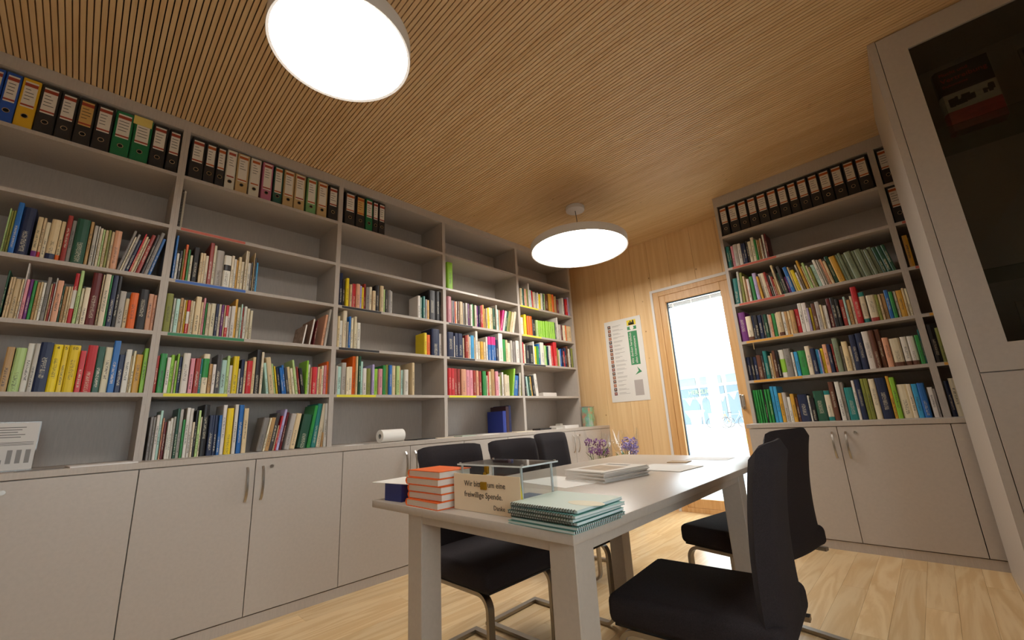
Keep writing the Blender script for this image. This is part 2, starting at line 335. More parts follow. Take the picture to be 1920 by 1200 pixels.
def bicycle(loc, rz, label, colour):
    b = tag(empty('bicycle', loc, rz), label, 'bicycle', 'bicycles parked by the pavilion')
    m = mat('bike_'+colour, colour, .4); ru = mat('rubber', '4a4a4c', .8)
    for sx in (-.52, .52):
        pts = [(sx+.33*math.cos(a*math.pi/10), 0, .34+.33*math.sin(a*math.pi/10)) for a in range(21)]
        w = MB().tube(pts, .02, 6).build('wheel', ru, b)
        MB().tube([(sx-.32, 0, .34), (sx+.32, 0, .34)], .006, 4).tube([(sx, 0, .02), (sx, 0, .66)], .006, 4).tube([(sx-.23, 0, .11), (sx+.23, 0, .57)], .006, 4).build('spokes', STEEL, w)
    MB().tube([(-.52, 0, .34), (-.2, 0, .85), (.36, 0, .85), (.52, 0, .34)], .018, 6).tube([(-.2, 0, .85), (-.05, 0, .3), (.36, 0, .85)], .018, 6).tube([(-.52, 0, .34), (-.05, 0, .3)], .014, 6).build('frame', m, b)
    bx('saddle', ru, b, -.34, -.06, .93, -.1, .06, .98, bevel=.02)
    MB().tube([(-.2, 0, .85), (-.22, 0, .94)], .014, 6).build('seat_post', STEEL, b)
    MB().tube([(.36, 0, .85), (.33, 0, 1.02)], .014, 6).tube([(.33, -.28, 1.04), (.33, .28, 1.04)], .013, 6).build('handlebar', STEEL, b)
bicycle((-9.2, 29.2, gz), R(20), 'grey bicycle parked nearest the timber-clad pavilion wall', '8a8f94')
bicycle((-10.3, 29.9, gz), R(30), 'orange bicycle parked beside the white pavilion column', 'c97a34')

# ------------------------------------------------------------------ built-in bookcases, base cabinets, worktops
XB, YB = -3.11, 4.13          # front planes of the bookcases
XD, YD = -2.868, 3.911        # front planes of the cabinet doors
ZL = {'c': .90, '1': 1.266, '2': 1.621, '3': 1.95, '4': 2.29, '5': 2.645}
ZR = {'c': .878, '1': 1.245, '2': 1.595, '3': 1.947, '4': 2.303, '5': 2.627}
TAPE = {k: mat('tape_'+k, h, .5) for k, h in (('red', 'c4604c'), ('blue', '2f62b4'), ('green', '2f8055'), ('yellow', 'e3d83a'), ('black', '2a2728'), ('white', 'e8e4de'), ('orange', 'dba040'))}
def shelf_left(par, y0, y1, z, strip=None):
    s = bx('shelf', LAM, par, XB-.365, y0, z-.022, XB, y1, z)
    if strip:
        c, a, b = strip; bx('label_strip', TAPE[c], s, XB, y0+a, z-.0195, XB+.0012, y0+b, z-.003)
def bookcase_left(label, uprights, bays, strips):
    t = tag(empty('bookcase', (0, 0, 0)), label, 'bookcase')
    lo, hi = uprights[0][0], uprights[-1][1]
    for a, b in uprights: bx('upright', LAM, t, XB-.365, a, .90, XB, b, 2.964)
    bx('fascia', LAM, t, XB-.365, lo, 2.964, XB, hi, ZC-.001)
    bx('back_panel', LAM, t, XB-.38, lo, .90, XB-.365, hi, ZC-.001)
    for i, (a, b) in enumerate(bays):
        for lv in '12345': shelf_left(t, a, b, ZL[lv], strips.get((i, lv)))
    return t
bookcase_left('greige bookcase section at the left edge, below blue and yellow binders', [(-.807, -.790), (.231, .2495)], [(-.790, .231)], {})
bookcase_left('long greige four-bay bookcase reaching the wood-panelled corner', [(.2498, .268), (1.257, 1.291), (2.283, 2.317), (3.313, 3.347), (4.32, 4.352)],
    [(.268, 1.257), (1.291, 2.283), (2.317, 3.313), (3.347, 4.32)],
    {(0, '4'): ('red', .02, .37), (0, '3'): ('blue', .03, .40), (0, '2'): ('green', .03, .42), (0, '1'): ('yellow', .05, .36), (1, '3'): ('black', .03, .36), (1, '2'): ('black', .02, .35), (1, '1'): ('yellow', .02, .33),
     (2, '4'): ('white', .03, .4), (2, '3'): ('black', .03, .32), (2, '2'): ('black', .03, .34), (2, '1'): ('yellow', .02, .34), (3, '4'): ('yellow', .01, .32), (3, '3'): ('yellow', .02, .34), (3, '2'): ('black', .02, .38)})
t = tag(empty('bookcase', (0, 0, 0)), 'greige bookcase beside the glass door, black binders on top', 'bookcase')
for a, b in ((-1.155, -1.128), (.022, .060), (1.16, 1.19)): bx('upright', LAM, t, a, YB, .878, b, YB+.40, 2.94)
bx('fascia', LAM, t, -1.155, YB, 2.94, 1.19, YB+.40, ZC-.001)
bx('back_panel', LAM, t, -1.155, YB+.40, .878, 1.19, YB+.415, ZC-.001)
for (a, b) in ((-1.128, .022), (.060, 1.16)):
    for lv in '12345':
        s = bx('shelf', LAM, t, a, YB, ZR[lv]-.024, b, YB+.40, ZR[lv])
        c = {'4': 'red', '3': 'red', '2': 'orange', '1': 'orange'}.get(lv)
        if c: bx('label_strip', TAPE[c], s, a+.04, YB-.0012, ZR[lv]-.021, a+.40, YB, ZR[lv]-.003)
def knob_handle(par, p, horizontal_axis):
    """bow handle standing off a door; p = lower end on the door front"""
    n = []
    for k in range(11):
        u = k/10; off = .028*math.sin(math.pi*u)**.55 if 0 < u < 1 else 0
        n.append((p[0]+off, p[1], p[2]+.185*u) if horizontal_axis == 'x' else (p[0], p[1]-off, p[2]+.185*u))
    side = Vector((0, 1, 0)) if horizontal_axis == 'x' else Vector((1, 0, 0))
    return MB().sweep(n, .013, .006, side).build('handle', STEEL, par, bevel=.0015, seg=1)
def lock(par, p, ax):
    (MB().cyl((p[0], p[1], p[2]), .010, .006, 16, 'x') if ax == 'x' else MB().cyl((p[0], p[1]-.006, p[2]), .010, .006, 16, 'y')).build('lock', STEEL, par, smooth=True)
def cab_left(y0, y1, label, lock_on=1):
    t = tag(empty('base_cabinet', (0, 0, 0)), label, 'cabinet', 'base cabinets under the long bookcase')
    bx('body', LAM2, t, -3.48, y0+.001, .056, XD-.022, y1-.001, .868)
    ym = (y0+y1)/2
    for k, (a, b) in enumerate(((y0, ym), (ym, y1))):
        d = bx('door', LAM2, t, XD-.020, a+.0022, .060, XD, b-.0022, .866, bevel=.001, seg=1)
        knob_handle(d, (XD, (b-.04) if k == 0 else (a+.04), .642), 'x')
        if k == lock_on: lock(d, (XD, a+.085, .822), 'x')
cab_left(-.79, .2425, 'greige two-door cabinet at the lower left corner of the picture')
cab_left(.2425, 1.27, 'greige two-door cabinet under the bay with books on the worktop')
cab_left(1.27, 2.30, 'greige two-door cabinet below the kitchen paper roll')
cab_left(2.30, 3.338, 'greige two-door cabinet half hidden behind the two nearer chair backs')
cab_left(3.338, 4.37, 'greige two-door cabinet behind the farthest chair, beside the flowers')
bx('filler_panel', LAM2, tag(empty('corner_filler'), 'narrow greige filler panel between last cabinet and wood wall', 'panel'), -3.48, 4.372, .056, XD, YF-.002, .866)
tag(bx('baseboard_left', LAM, None, -3.48, -.79, 0.0, XD-.004, YF-.002, .054), kind='structure')
tag(bx('worktop', LAM, None, -3.495, -.80, .870, XD+.002, YF-.001, .90, bevel=.0015, seg=1), 'long greige worktop running under the left bookcase to the corner', 'worktop')
def cab_far(x0, x1, label):
    t = tag(empty('base_cabinet', (0, 0, 0)), label, 'cabinet', 'base cabinets under the bookcase by the door')
    bx('body', LAM2, t, x0+.001, YD+.022, .060, x1-.001, YF-.02, .842)
    xm = (x0+x1)/2
    for k, (a, b) in enumerate(((x0, xm), (xm, x1))):
        d = bx('door', LAM2, t, a+.0022, YD, .064, b-.0022, YD+.020, .842, bevel=.001, seg=1)
        knob_handle(d, ((b-.035) if k == 0 else (a+.045), YD, .622), 'y')
        if k: lock(d, (a+.1, YD, .80), 'y')
cab_far(-1.137, .043, 'greige two-door cabinet under the bookcase beside the glass door')
cab_far(.043, 1.19, 'greige cabinet mostly hidden behind the tall display cupboard')
tag(bx('baseboard_far', LAM, None, -1.137, YD+.006, 0.0, 1.19, YF-.02, .058), kind='structure')
tag(bx('worktop', LAM, None, -1.15, YD-.004, .846, 1.19, YF-.02, .878, bevel=.0015, seg=1), 'short greige worktop under the bookcase beside the glass door', 'worktop')

# ------------------------------------------------------------------ tall display cupboard in the right foreground
vt = tag(empty('display_cupboard', (.143, 2.972, 0), R(2.0)), 'tall greige display cupboard with a glazed upper door', 'cupboard')
VW, VD = 1.05, .895
LAMV = LAM2
bx('side_panel', LAMV, vt, 0, .0, 0, .034, VD, ZC-.002)
bx('side_panel', LAMV, vt, VW-.03, .0, 0, VW, VD, ZC-.002)
bx('back_panel', LAMV, vt, .034, .42, 0, VW-.03, .435, ZC-.002)
bx('top_panel', LAMV, vt, .034, .02, 2.96, VW-.03, .42, ZC-.002)
bx('inner_floor', LAMV, vt, .034, .02, 1.09, VW-.03, .42, 1.115)
bx('plinth', LAMV, vt, .034, .02, 0, VW-.03, .05, .07)
dg = MB()
dg.box(.037, 0, 1.112, .152, .020, ZC-.006).box(.92, 0, 1.112, 1.015, .020, ZC-.006).box(.152, 0, 1.112, .92, .020, 1.24).box(.152, 0, 2.905, .92, .020, ZC-.006)
d = dg.build('glazed_door', LAMV, vt)
bx('glass_pane', glass('smoky_glass', (.62, .62, .60), .02, .9), d, .152, .012, 1.24, .92, .016, 2.905)
bx('lower_door', LAMV, vt, .037, 0, .074, 1.015, .020, 1.106)
for z in (1.60, 2.385): bx('glass_shelf', glass('shelf_glass', (.80, .86, .84), .02, 1.0) if 'shelf_glass' not in MATS else MATS['shelf_glass'], vt, .036, .03, z-.006, VW-.032, .41, z)
# jacketed book standing on the upper glass shelf
bk = tag(empty('jacketed_book', (.372, 3.10, 2.385), R(3)), 'thick red, white and black jacketed book on the cupboard glass shelf', 'book')
JK = {k: mat('jacket_'+k, h, .35, noise=n_, scale=(22, 22, 60)) for k, h, n_ in (('black', '1f1b1c', 0), ('white', 'cfc8b6', .12), ('red', 'c2453f', .22))}
for z0, z1, k in ((0, .115, 'red'), (.115, .22, 'white'), (.22, .375, 'black')): MB().prism([(0, 0), (.195, 0), (.195, .075), (0, .075), (-.012, .055), (-.012, .02)], z0, z1).build('jacket_'+k, JK[k], bk)
bx('page_block', PAGES, bk, .01, .004, -.004 if False else .0, .197, .071, .37)
RI = mat('jacket_lettering_red', 'd23c28', .4)
for body, sz, zz in (('Flucht und', .026, .335), ('Vertreibung', .036, .293), ('Dokumente', .02, .262)):
    o = link('jacket_lettering', text_mesh(body, sz, RI), None, bk); o.location = (.008, -.0006, zz); o.rotation_euler = (R(90), 0, 0)
rb = random.Random(4); mbp = MB()
for k in range(26):
    u = rb.random(); mbp.box(.01+.17*u, -.0008, .135+.02*rb.random()+.02*u, .018+.17*u+.012*rb.random(), .0, .165+.03*rb.random()+.01*u)
tag(mbp.build('jacket_silhouette', INK, bk), kind='stuff')
fr = tag(empty('glass_frame', (.40, 3.16, 1.60), R(2)), 'clear glass plate leaning inside the display cupboard', 'frame')
# (stands on the lower glass shelf behind the door)
GF = mat('frame_grey', '6d6a60', .4)
MB().box(0, 0, 0, .30, .012, .02).box(0, 0, .30, .30, .012, .32).box(0, 0, .02, .02, .012, .30).box(.28, 0, .02, .30, .012, .30).build('frame_border', GF, fr)
bx('frame_plate', mat('frame_plate', '57554c', .2), fr, .02, .004, .02, .28, .009, .30)
fr.location = (.37, 3.09, 1.118)
o2 = tag(empty('photo_frame', (.66, 3.10, 2.385), R(2)), 'dark framed picture at the right edge of the cupboard shelf', 'frame')
MB().box(0, 0, 0, .22, .012, .012).box(0, 0, .30, .22, .012, .312).box(0, 0, .012, .012, .012, .30).box(.208, 0, .012, .22, .012, .30).build('frame_border', mat('frame_silver', '8a8680', .35, .6), o2)
bx('picture', mat('dark_picture', '2c2f33', .4, noise=.5, scale=(20, 20, 20)), o2, .012, .003, .012, .208, .008, .30)

# ------------------------------------------------------------------ pendant lamps
LIGHT = emit('lamp_diffuser', (1.0, .95, .88), LAMP_STRENGTH)
def lamp(x, y, z, r, label):
    t = tag(empty('pendant_lamp', (x, y, z)), label, 'lamp', 'round pendant lamps')
    MB().lathe([(r-.004, .004), (r+.006, 0), (r+.008, .004), (r+.008, .075), (r-.01, .083), (.02, .086), (.0201, .07), (r-.02, .07), (r-.012, .010)], 72, caps=False).build('housing', WHITE, t, smooth=True)
    MB().cyl((0, 0, .006), r-.005, .004, 72).build('diffuser', LIGHT, t)
    top = ZC - z
    MB().cyl((0, 0, top-.042), .092, .040, 32).build('canopy', WHITE, t, bevel=.004, smooth=True)
    MB().tube([(0, 0, top-.042), (.006, .004, top-.15), (.0, .0, .086)], .0035, 6).build('cable', mat('lamp_cable', '5a554e', .5), t)
lamp(-2.14, 3.19, 2.575, .455, 'large round pendant lamp hanging near the wood wall')
lamp(-1.535, .600, 2.615, .285, 'smaller round pendant lamp at the top of the picture')

# ------------------------------------------------------------------ books
HEX = dict(w='dcd6cc', c='d6bf95', i='ded2b4', g='b9b2a8', a='86807a', k='201d1f', d='423e3f', r='c4262c', m='651c1e', M='9c3229', o='e5671b', y='e6c91c', Y='d3a038', e='2f8f43', E='20503a',
           l='93c83e', L='b2cd85', v='868a3c', V='808d72', t='1f7a76', T='b0d4c8', b='2468b0', B='3c9ecf', n='1c2748', p='6f2a76', P='b3a6cf', f='d8909a', F='d82f80', s='dba07e', u='633a26', U='b8905c')
NAMEC = dict(w='white', c='cream', i='ivory', g='light grey', a='grey', k='black', d='dark grey', r='red', m='maroon', M='brick red', o='orange', y='yellow', Y='golden', e='green', E='dark green',
             l='lime green', L='pale green', v='olive', V='grey-green', t='teal', T='mint', b='blue', B='sky blue', n='navy', p='purple', P='lilac', f='pink', F='magenta', s='salmon', u='brown', U='tan')
ROWS = {
'L03': '-0.389 0.006 0.24 0 L;-0.383 0.0082 0.23 0 v;-0.374 0.0087 0.232 0 v;-0.365 0.0191 0.281 0 b;-0.344 0.0432 0.266 0 n;-0.29 0.0187 0.224 0 c bp;-0.27 0.0104 0.227 0 c br;-0.259 0.0165 0.207 0 i;-0.241 0.0337 0.228 0 c bn;-0.206 0.0166 0.229 0 c bo;-0.187 0.019 0.267 0 M;-0.168 0.0164 0.245 0 a;-0.15 0.05 0.263 0 E;-0.098 0.0133 0.26 0 U;-0.081 0.0146 0.241 0 g;-0.065 0.0079 0.244 0 w;-0.056 0.0108 0.231 0 i;-0.045 0.0086 0.229 0 L;-0.035 0.0132 0.23 0 c;-0.022 0.011 0.231 0 v;-0.009 0.0117 0.229 0 c;0.003 0.0302 0.239 0 s;0.034 0.012 0.262 10.7 a;0.047 0.0079 0.224 10.7 i;0.056 0.011 0.247 10.7 g;0.068 0.016 0.211 10.7 n;0.085 0.0081 0.255 10.7 r;0.093 0.0118 0.24 10.7 c;0.106 0.0082 0.233 10.7 i;0.115 0.0177 0.258 10.7 M;0.137 0.0128 0.27 10.7 d;0.15 0.0187 0.286 10.7 a;0.169 0.0137 0.249 10.7 b',
'L02': '-0.345 0.0068 0.243 0 E;-0.333 0.0078 0.211 0 c;-0.325 0.0082 0.213 0 c;-0.316 0.0192 0.209 0 c;-0.296 0.0074 0.21 0 c;-0.288 0.0064 0.299 0 w;-0.281 0.0111 0.212 0 f;-0.269 0.0122 0.215 0 p;-0.256 0.0117 0.211 0 e;-0.243 0.0104 0.205 0 U;-0.232 0.0098 0.209 0 c;-0.222 0.0099 0.206 0 w;-0.211 0.0138 0.238 0 a;-0.196 0.006 0.206 0 c;-0.19 0.0078 0.207 0 M;-0.181 0.006 0.24 0 w;-0.174 0.0216 0.227 0 s;-0.152 0.0071 0.206 0 E;-0.144 0.0111 0.201 0 U;-0.132 0.0094 0.203 0 c;-0.122 0.006 0.205 0 c;-0.116 0.0171 0.283 0 r w;-0.098 0.0135 0.299 0 L;-0.083 0.0122 0.203 0 i;-0.07 0.0196 0.208 0 i;-0.05 0.0372 0.299 0 m;-0.011 0.0084 0.297 0 c;-0.001 0.0219 0.299 0 i;0.021 0.0092 0.298 0 e;0.031 0.0204 0.299 0 n;0.053 0.015 0.299 0 k;0.069 0.0254 0.215 0 g;0.096 0.0175 0.178 0 c;0.114 0.0339 0.213 0 o;0.149 0.0414 0.241 0 k;0.192 0.0232 0.221 0 s;0.216 0.0135 0.219 0 s',
'L01': '-0.293 0.026 0.218 0 U;-0.264 0.0358 0.217 0 L;-0.227 0.023 0.242 0 w;-0.203 0.0167 0.242 0 g;-0.186 0.0441 0.252 0 n;-0.141 0.0335 0.245 0 y;-0.106 0.0212 0.245 0 y;-0.084 0.0408 0.245 0 y;-0.041 0.0212 0.218 0 r;-0.017 0.0376 0.25 0 r;0.022 0.0279 0.246 0 E;0.052 0.0284 0.247 0 i;0.081 0.0269 0.284 0 b;0.109 0.0254 0.211 0 n;0.135 0.0241 0.241 0 w;0.16 0.0067 0.208 0 c;0.167 0.0109 0.235 0 i;0.179 0.0286 0.216 0 Y;0.211 0.0189 0.254 0 l',
'L13': '0.278 0.011 0.289 0 b;0.29 0.0127 0.173 0 w;0.304 0.0142 0.194 0 k;0.321 0.0091 0.211 0 v;0.33 0.0125 0.243 0 o;0.344 0.0106 0.208 0 e;0.356 0.0133 0.176 0 i;0.372 0.031 0.237 0 k;0.407 0.0137 0.205 0 c;0.421 0.0146 0.207 0 c;0.436 0.0161 0.195 0 i;0.454 0.0211 0.29 0 M;0.476 0.015 0.278 0 i;0.492 0.0418 0.25 0 g;0.535 0.0397 0.221 0 w k;0.576 0.0158 0.228 0 i;0.592 0.0129 0.207 0 w;0.606 0.0085 0.204 0 Y;0.616 0.0168 0.229 0 c;0.635 0.0169 0.203 0 i;0.654 0.0124 0.283 0 i;0.667 0.0072 0.282 0 i;0.675 0.0182 0.205 0 w;0.694 0.0104 0.213 0 d;0.706 0.006 0.282 0 c;0.712 0.0093 0.247 0 k;0.723 0.0112 0.216 0 B',
'L12': '0.272 0.0315 0.238 0 v;0.308 0.0111 0.215 0 w;0.32 0.0186 0.212 0 T;0.34 0.0151 0.223 0 U;0.357 0.0101 0.212 0 c;0.368 0.006 0.214 0 y;0.375 0.0148 0.214 0 r w;0.391 0.0102 0.213 0 c;0.401 0.0124 0.211 0 i;0.415 0.0275 0.244 0 c;0.444 0.0106 0.212 0 c;0.456 0.0107 0.243 0 f;0.468 0.0094 0.21 0 e;0.478 0.006 0.21 0 i;0.485 0.0117 0.208 0 i;0.497 0.024 0.213 0 i;0.522 0.0152 0.213 0 n;0.539 0.0134 0.215 0 i;0.553 0.0135 0.212 0 p;0.567 0.0085 0.211 0 c;0.576 0.0151 0.213 0 r w;0.592 0.0123 0.21 0 w;0.605 0.0211 0.212 0 w;0.626 0.014 0.266 0 Y;0.643 0.0162 0.213 0 i;0.66 0.0083 0.235 0 T;0.67 0.009 0.213 0 M;0.68 0.0159 0.224 0 w;0.696 0.0161 0.21 0 i;0.713 0.0147 0.198 0 i;1.127 0.0094 0.189 6.6 m;1.185 0.0177 0.244 6.6 s;1.205 0.0163 0.288 6.6 g',
'L11': '0.27 0.012 0.215 0 M;0.286 0.0287 0.23 0 e;0.317 0.0168 0.208 0 w;0.335 0.0164 0.226 0 l;0.352 0.0091 0.191 0 i;0.362 0.0097 0.232 0 l;0.373 0.015 0.216 0 n;0.39 0.0341 0.24 0 w;0.428 0.0203 0.21 0 f;0.452 0.0255 0.212 0 M;0.478 0.0105 0.211 0 t;0.49 0.0309 0.243 0 i te;0.523 0.0171 0.182 0 U;0.541 0.0164 0.18 0 w;0.558 0.027 0.244 0 d;0.587 0.0261 0.211 0 T;0.614 0.0153 0.24 0 L;0.63 0.0168 0.18 0 w;0.648 0.031 0.24 0 y;0.68 0.0104 0.16 0 g;0.691 0.0192 0.221 0 n;0.711 0.0125 0.21 0 c;0.725 0.031 0.215 0 r;0.757 0.0165 0.242 0 c;0.774 0.0309 0.294 0 k;0.806 0.0146 0.279 0 i;0.85 0.0149 0.209 -8.1 T;0.87 0.0303 0.248 -9.1 c;0.901 0.0101 0.206 -9.1 L;0.914 0.0092 0.19 -9.1 y;0.926 0.018 0.178 -9.1 n;0.945 0.0157 0.181 -9.1 b;0.961 0.0136 0.2 -9.1 b;0.975 0.0194 0.184 -9.1 d;0.995 0.0186 0.19 -9.1 c;1.015 0.0172 0.181 -9.1 i;1.033 0.0131 0.241 -9.1 L;1.046 0.0086 0.191 -9.1 i;1.055 0.0099 0.194 -9.1 M;1.069 0.0233 0.184 -9.1 k;1.094 0.0135 0.24 0 l;1.108 0.0163 0.214 0 w;1.126 0.0068 0.191 0 s;1.134 0.032 0.196 0 r;1.167 0.006 0.197 0 F;1.174 0.015 0.198 0 c;1.19 0.0116 0.184 0 s;1.202 0.0124 0.208 0 i;1.22 0.0179 0.213 0 f;1.239 0.0162 0.244 0 o',
'L1c': '0.282 0.0123 0.235 0 a;0.295 0.0116 0.234 0 a;0.308 0.0137 0.245 0 w;0.323 0.0118 0.269 0 T;0.337 0.0067 0.227 0 s;0.344 0.0131 0.205 0 m;0.36 0.0117 0.209 0 w;0.372 0.0129 0.224 0 w;0.385 0.0105 0.233 0 g;0.397 0.0136 0.279 0 E;0.411 0.0158 0.274 0 g;0.428 0.0113 0.215 0 e;0.442 0.0166 0.283 0 w;0.46 0.0155 0.279 0 w;0.476 0.0104 0.199 0 i;0.488 0.0099 0.268 0 k;0.499 0.0118 0.266 0 L;0.512 0.008 0.227 0 i;0.521 0.0309 0.3 0 k;0.555 0.0273 0.237 0 n;0.583 0.018 0.236 0 n;0.603 0.0154 0.235 0 b;0.621 0.0198 0.297 0 w;0.643 0.0345 0.277 0 y;0.682 0.019 0.299 0 w;0.709 0.0248 0.297 0 b;0.735 0.0243 0.275 0 c;0.82 0.0345 0.213 8.6 a;0.857 0.0116 0.212 8.6 i;0.869 0.023 0.214 8.6 U;0.892 0.0236 0.242 8.6 d;0.917 0.0072 0.162 8.6 c;0.924 0.0104 0.224 8.6 r;0.935 0.0158 0.267 8.6 P;0.956 0.0144 0.246 8.6 m;0.983 0.031 0.236 8.6 g;1.019 0.0332 0.237 8.6 c;1.069 0.0582 0.226 8.6 E;1.129 0.021 0.29 8.6 e;1.157 0.0337 0.301 7.2 t;1.193 0.027 0.302 6.9 i;1.223 0.0139 0.1 3.9 U;1.238 0.018 0.302 0.2 w',
'L23': '1.308 0.0231 0.275 0 n;1.332 0.017 0.223 0 d;1.354 0.0221 0.236 0 y;1.389 0.0164 0.193 0 c;1.406 0.0292 0.201 0 r;1.436 0.0331 0.205 0 s;1.472 0.017 0.197 0 P;1.49 0.0171 0.188 0 y;1.508 0.0173 0.223 0 M;1.526 0.028 0.196 0 a;1.555 0.0214 0.204 0 i;1.58 0.0259 0.174 0 c;1.607 0.0355 0.229 0 k;1.645 0.0322 0.23 0 c;1.678 0.0168 0.205 0 L;1.698 0.0158 0.201 0 d;1.715 0.0302 0.205 0 a;1.746 0.0202 0.205 0 g;2.021 0.0275 0.214 0 w;2.05 0.0162 0.2 0 T;2.069 0.0215 0.213 0 t;2.092 0.0217 0.188 0 a;2.115 0.0232 0.186 0 Y;2.142 0.0743 0.291 0 k;2.223 0.0415 0.294 0 k;2.268 0.0141 0.292 0 d',
'L22': '1.302 0.018 0.246 0 c;1.321 0.024 0.215 0 w;1.347 0.0306 0.299 0 i;1.378 0.0105 0.209 0 g;1.389 0.0162 0.253 0 b;1.406 0.0178 0.243 0 i;1.433 0.0191 0.259 0 i;1.453 0.0083 0.212 0 i;1.462 0.0255 0.214 0 w;2.084 0.0309 0.203 0 y;2.118 0.0384 0.189 0 o;2.161 0.083 0.249 0 n;2.247 0.0354 0.214 0 w',
'L21': '1.306 0.0148 0.214 0 g;1.323 0.0274 0.211 0 T;1.351 0.0354 0.242 0 g;1.387 0.0166 0.21 0 i;1.404 0.0292 0.214 0 i;1.436 0.0248 0.297 0 o;1.461 0.0139 0.297 0 c;1.481 0.0193 0.299 0 E;1.501 0.0194 0.26 0 T;1.521 0.0286 0.208 0 w;1.552 0.0353 0.208 0 v;1.594 0.019 0.24 0 P;1.615 0.0247 0.207 0 l;1.64 0.0086 0.208 0 L;1.65 0.0337 0.209 0 f;1.688 0.0254 0.239 0 e;1.714 0.0235 0.247 0 v;1.739 0.0305 0.244 0 b;1.77 0.0364 0.242 0 c;1.811 0.0291 0.242 0 L;1.841 0.013 0.233 0 s;1.855 0.0211 0.21 0 T;1.881 0.0404 0.214 0 w;1.957 0.0244 0.278 0 c',
'L34': '2.357 0.0647 0.284 0 l',
'L33': '2.349 0.0419 0.265 0 f;2.396 0.0125 0.23 0 g;2.411 0.0125 0.229 0 d;2.426 0.0091 0.235 0 P;2.436 0.0167 0.227 0 o;2.454 0.0153 0.232 0 i;2.472 0.0205 0.235 0 u;2.495 0.0414 0.237 0 c;2.541 0.0184 0.23 0 a;2.565 0.0291 0.233 0 g;2.597 0.0149 0.23 0 p;2.613 0.0134 0.23 0 c;2.629 0.0243 0.227 0 w;2.656 0.0191 0.238 0 e;2.689 0.0248 0.231 0 i;2.716 0.0222 0.228 0 p;2.741 0.014 0.232 0 n;2.758 0.0158 0.234 0 M;2.775 0.0198 0.242 0 r;2.798 0.0228 0.253 0 Y;2.823 0.019 0.216 0 U;2.844 0.0133 0.221 0 i;2.858 0.0292 0.229 0 y;2.89 0.0224 0.238 0 w;2.914 0.0297 0.238 0 c;2.949 0.03 0.239 0 E;2.982 0.0169 0.278 0 w;3 0.0213 0.232 0 T;3.025 0.0153 0.231 0 s;3.046 0.0247 0.244 12.8 F;3.077 0.025 0.24 12.8 w;3.105 0.0271 0.236 12.8 E;3.134 0.0414 0.242 12.8 v;3.185 0.031 0.241 12.8 c;3.217 0.0313 0.249 12.8 i',
'L32': '2.345 0.0719 0.242 0 n;2.418 0.0113 0.206 0 w;2.43 0.0388 0.24 0 n;2.47 0.0557 0.241 0 n;2.531 0.018 0.202 0 i;2.551 0.0327 0.228 0 M;2.585 0.0173 0.239 0 s;2.603 0.0184 0.222 0 w;2.624 0.0442 0.237 0 B;2.67 0.0134 0.223 0 c;2.694 0.0299 0.291 0 w;2.729 0.022 0.187 0 i;2.754 0.0389 0.188 0 Y;2.796 0.027 0.187 0 c;2.824 0.0227 0.242 0 w;2.849 0.0419 0.248 0 b tF;2.892 0.0378 0.25 0 b tF;2.933 0.0324 0.252 0 b tF;2.969 0.0268 0.228 0 n;2.998 0.0604 0.299 0 w;3.062 0.043 0.241 0 e;3.108 0.028 0.24 0 c;3.139 0.0441 0.21 0 i;3.186 0.0306 0.241 0 g;3.218 0.0322 0.231 0 a;3.257 0.0523 0.245 0 w',
'L31': '2.34 0.0321 0.251 0 r;2.373 0.043 0.251 0 r;2.419 0.0291 0.251 0 M;2.45 0.0368 0.249 0 M;2.492 0.0575 0.249 0 s;2.552 0.0408 0.244 0 f;2.595 0.044 0.244 0 f;2.642 0.0331 0.244 0 M;2.676 0.0319 0.244 0 s;2.711 0.035 0.239 0 M;2.759 0.0466 0.242 0 e;2.814 0.0155 0.2 0 i;2.831 0.0156 0.24 0 r;2.848 0.0281 0.243 0 c;2.89 0.0458 0.269 0 U;2.939 0.0407 0.248 0 f;2.982 0.0206 0.198 0 w;3.006 0.0207 0.216 0 v;3.038 0.0227 0.245 0 w;3.062 0.0381 0.221 0 i;3.105 0.0368 0.214 0 i;3.166 0.025 0.292 9.2 l;3.197 0.0653 0.216 7.6 b;3.264 0.0148 0.244 7.3 n;3.28 0.0161 0.249 3.9 w;3.299 0.0127 0.223 0.3 v',
'L44': '3.381 0.0314 0.209 0 c;3.414 0.0197 0.212 0 T;3.435 0.0168 0.214 0 E;3.453 0.0363 0.215 0 s;3.492 0.0275 0.217 0 v;3.526 0.0234 0.293 -1.5 w;3.55 0.0311 0.218 -1.5 T;3.584 0.0333 0.218 -1.5 r;3.619 0.0253 0.207 -1.5 c;3.647 0.0211 0.212 -1.5 g;3.67 0.0244 0.206 2.1 w;3.696 0.0389 0.194 2.1 y;3.738 0.0328 0.211 2.1 w;3.774 0.0265 0.207 2.1 E;3.804 0.0187 0.22 2.1 L;3.824 0.064 0.219 2.1 u;3.901 0.0619 0.234 -1.5 Y;3.964 0.0399 0.24 0.1 o;4.005 0.0423 0.222 -0.2 U;4.054 0.0321 0.184 0 m;4.166 0.0294 0.227 0 w;4.199 0.0222 0.218 0 n;4.225 0.0486 0.224 0 r;4.281 0.0375 0.258 0 P',
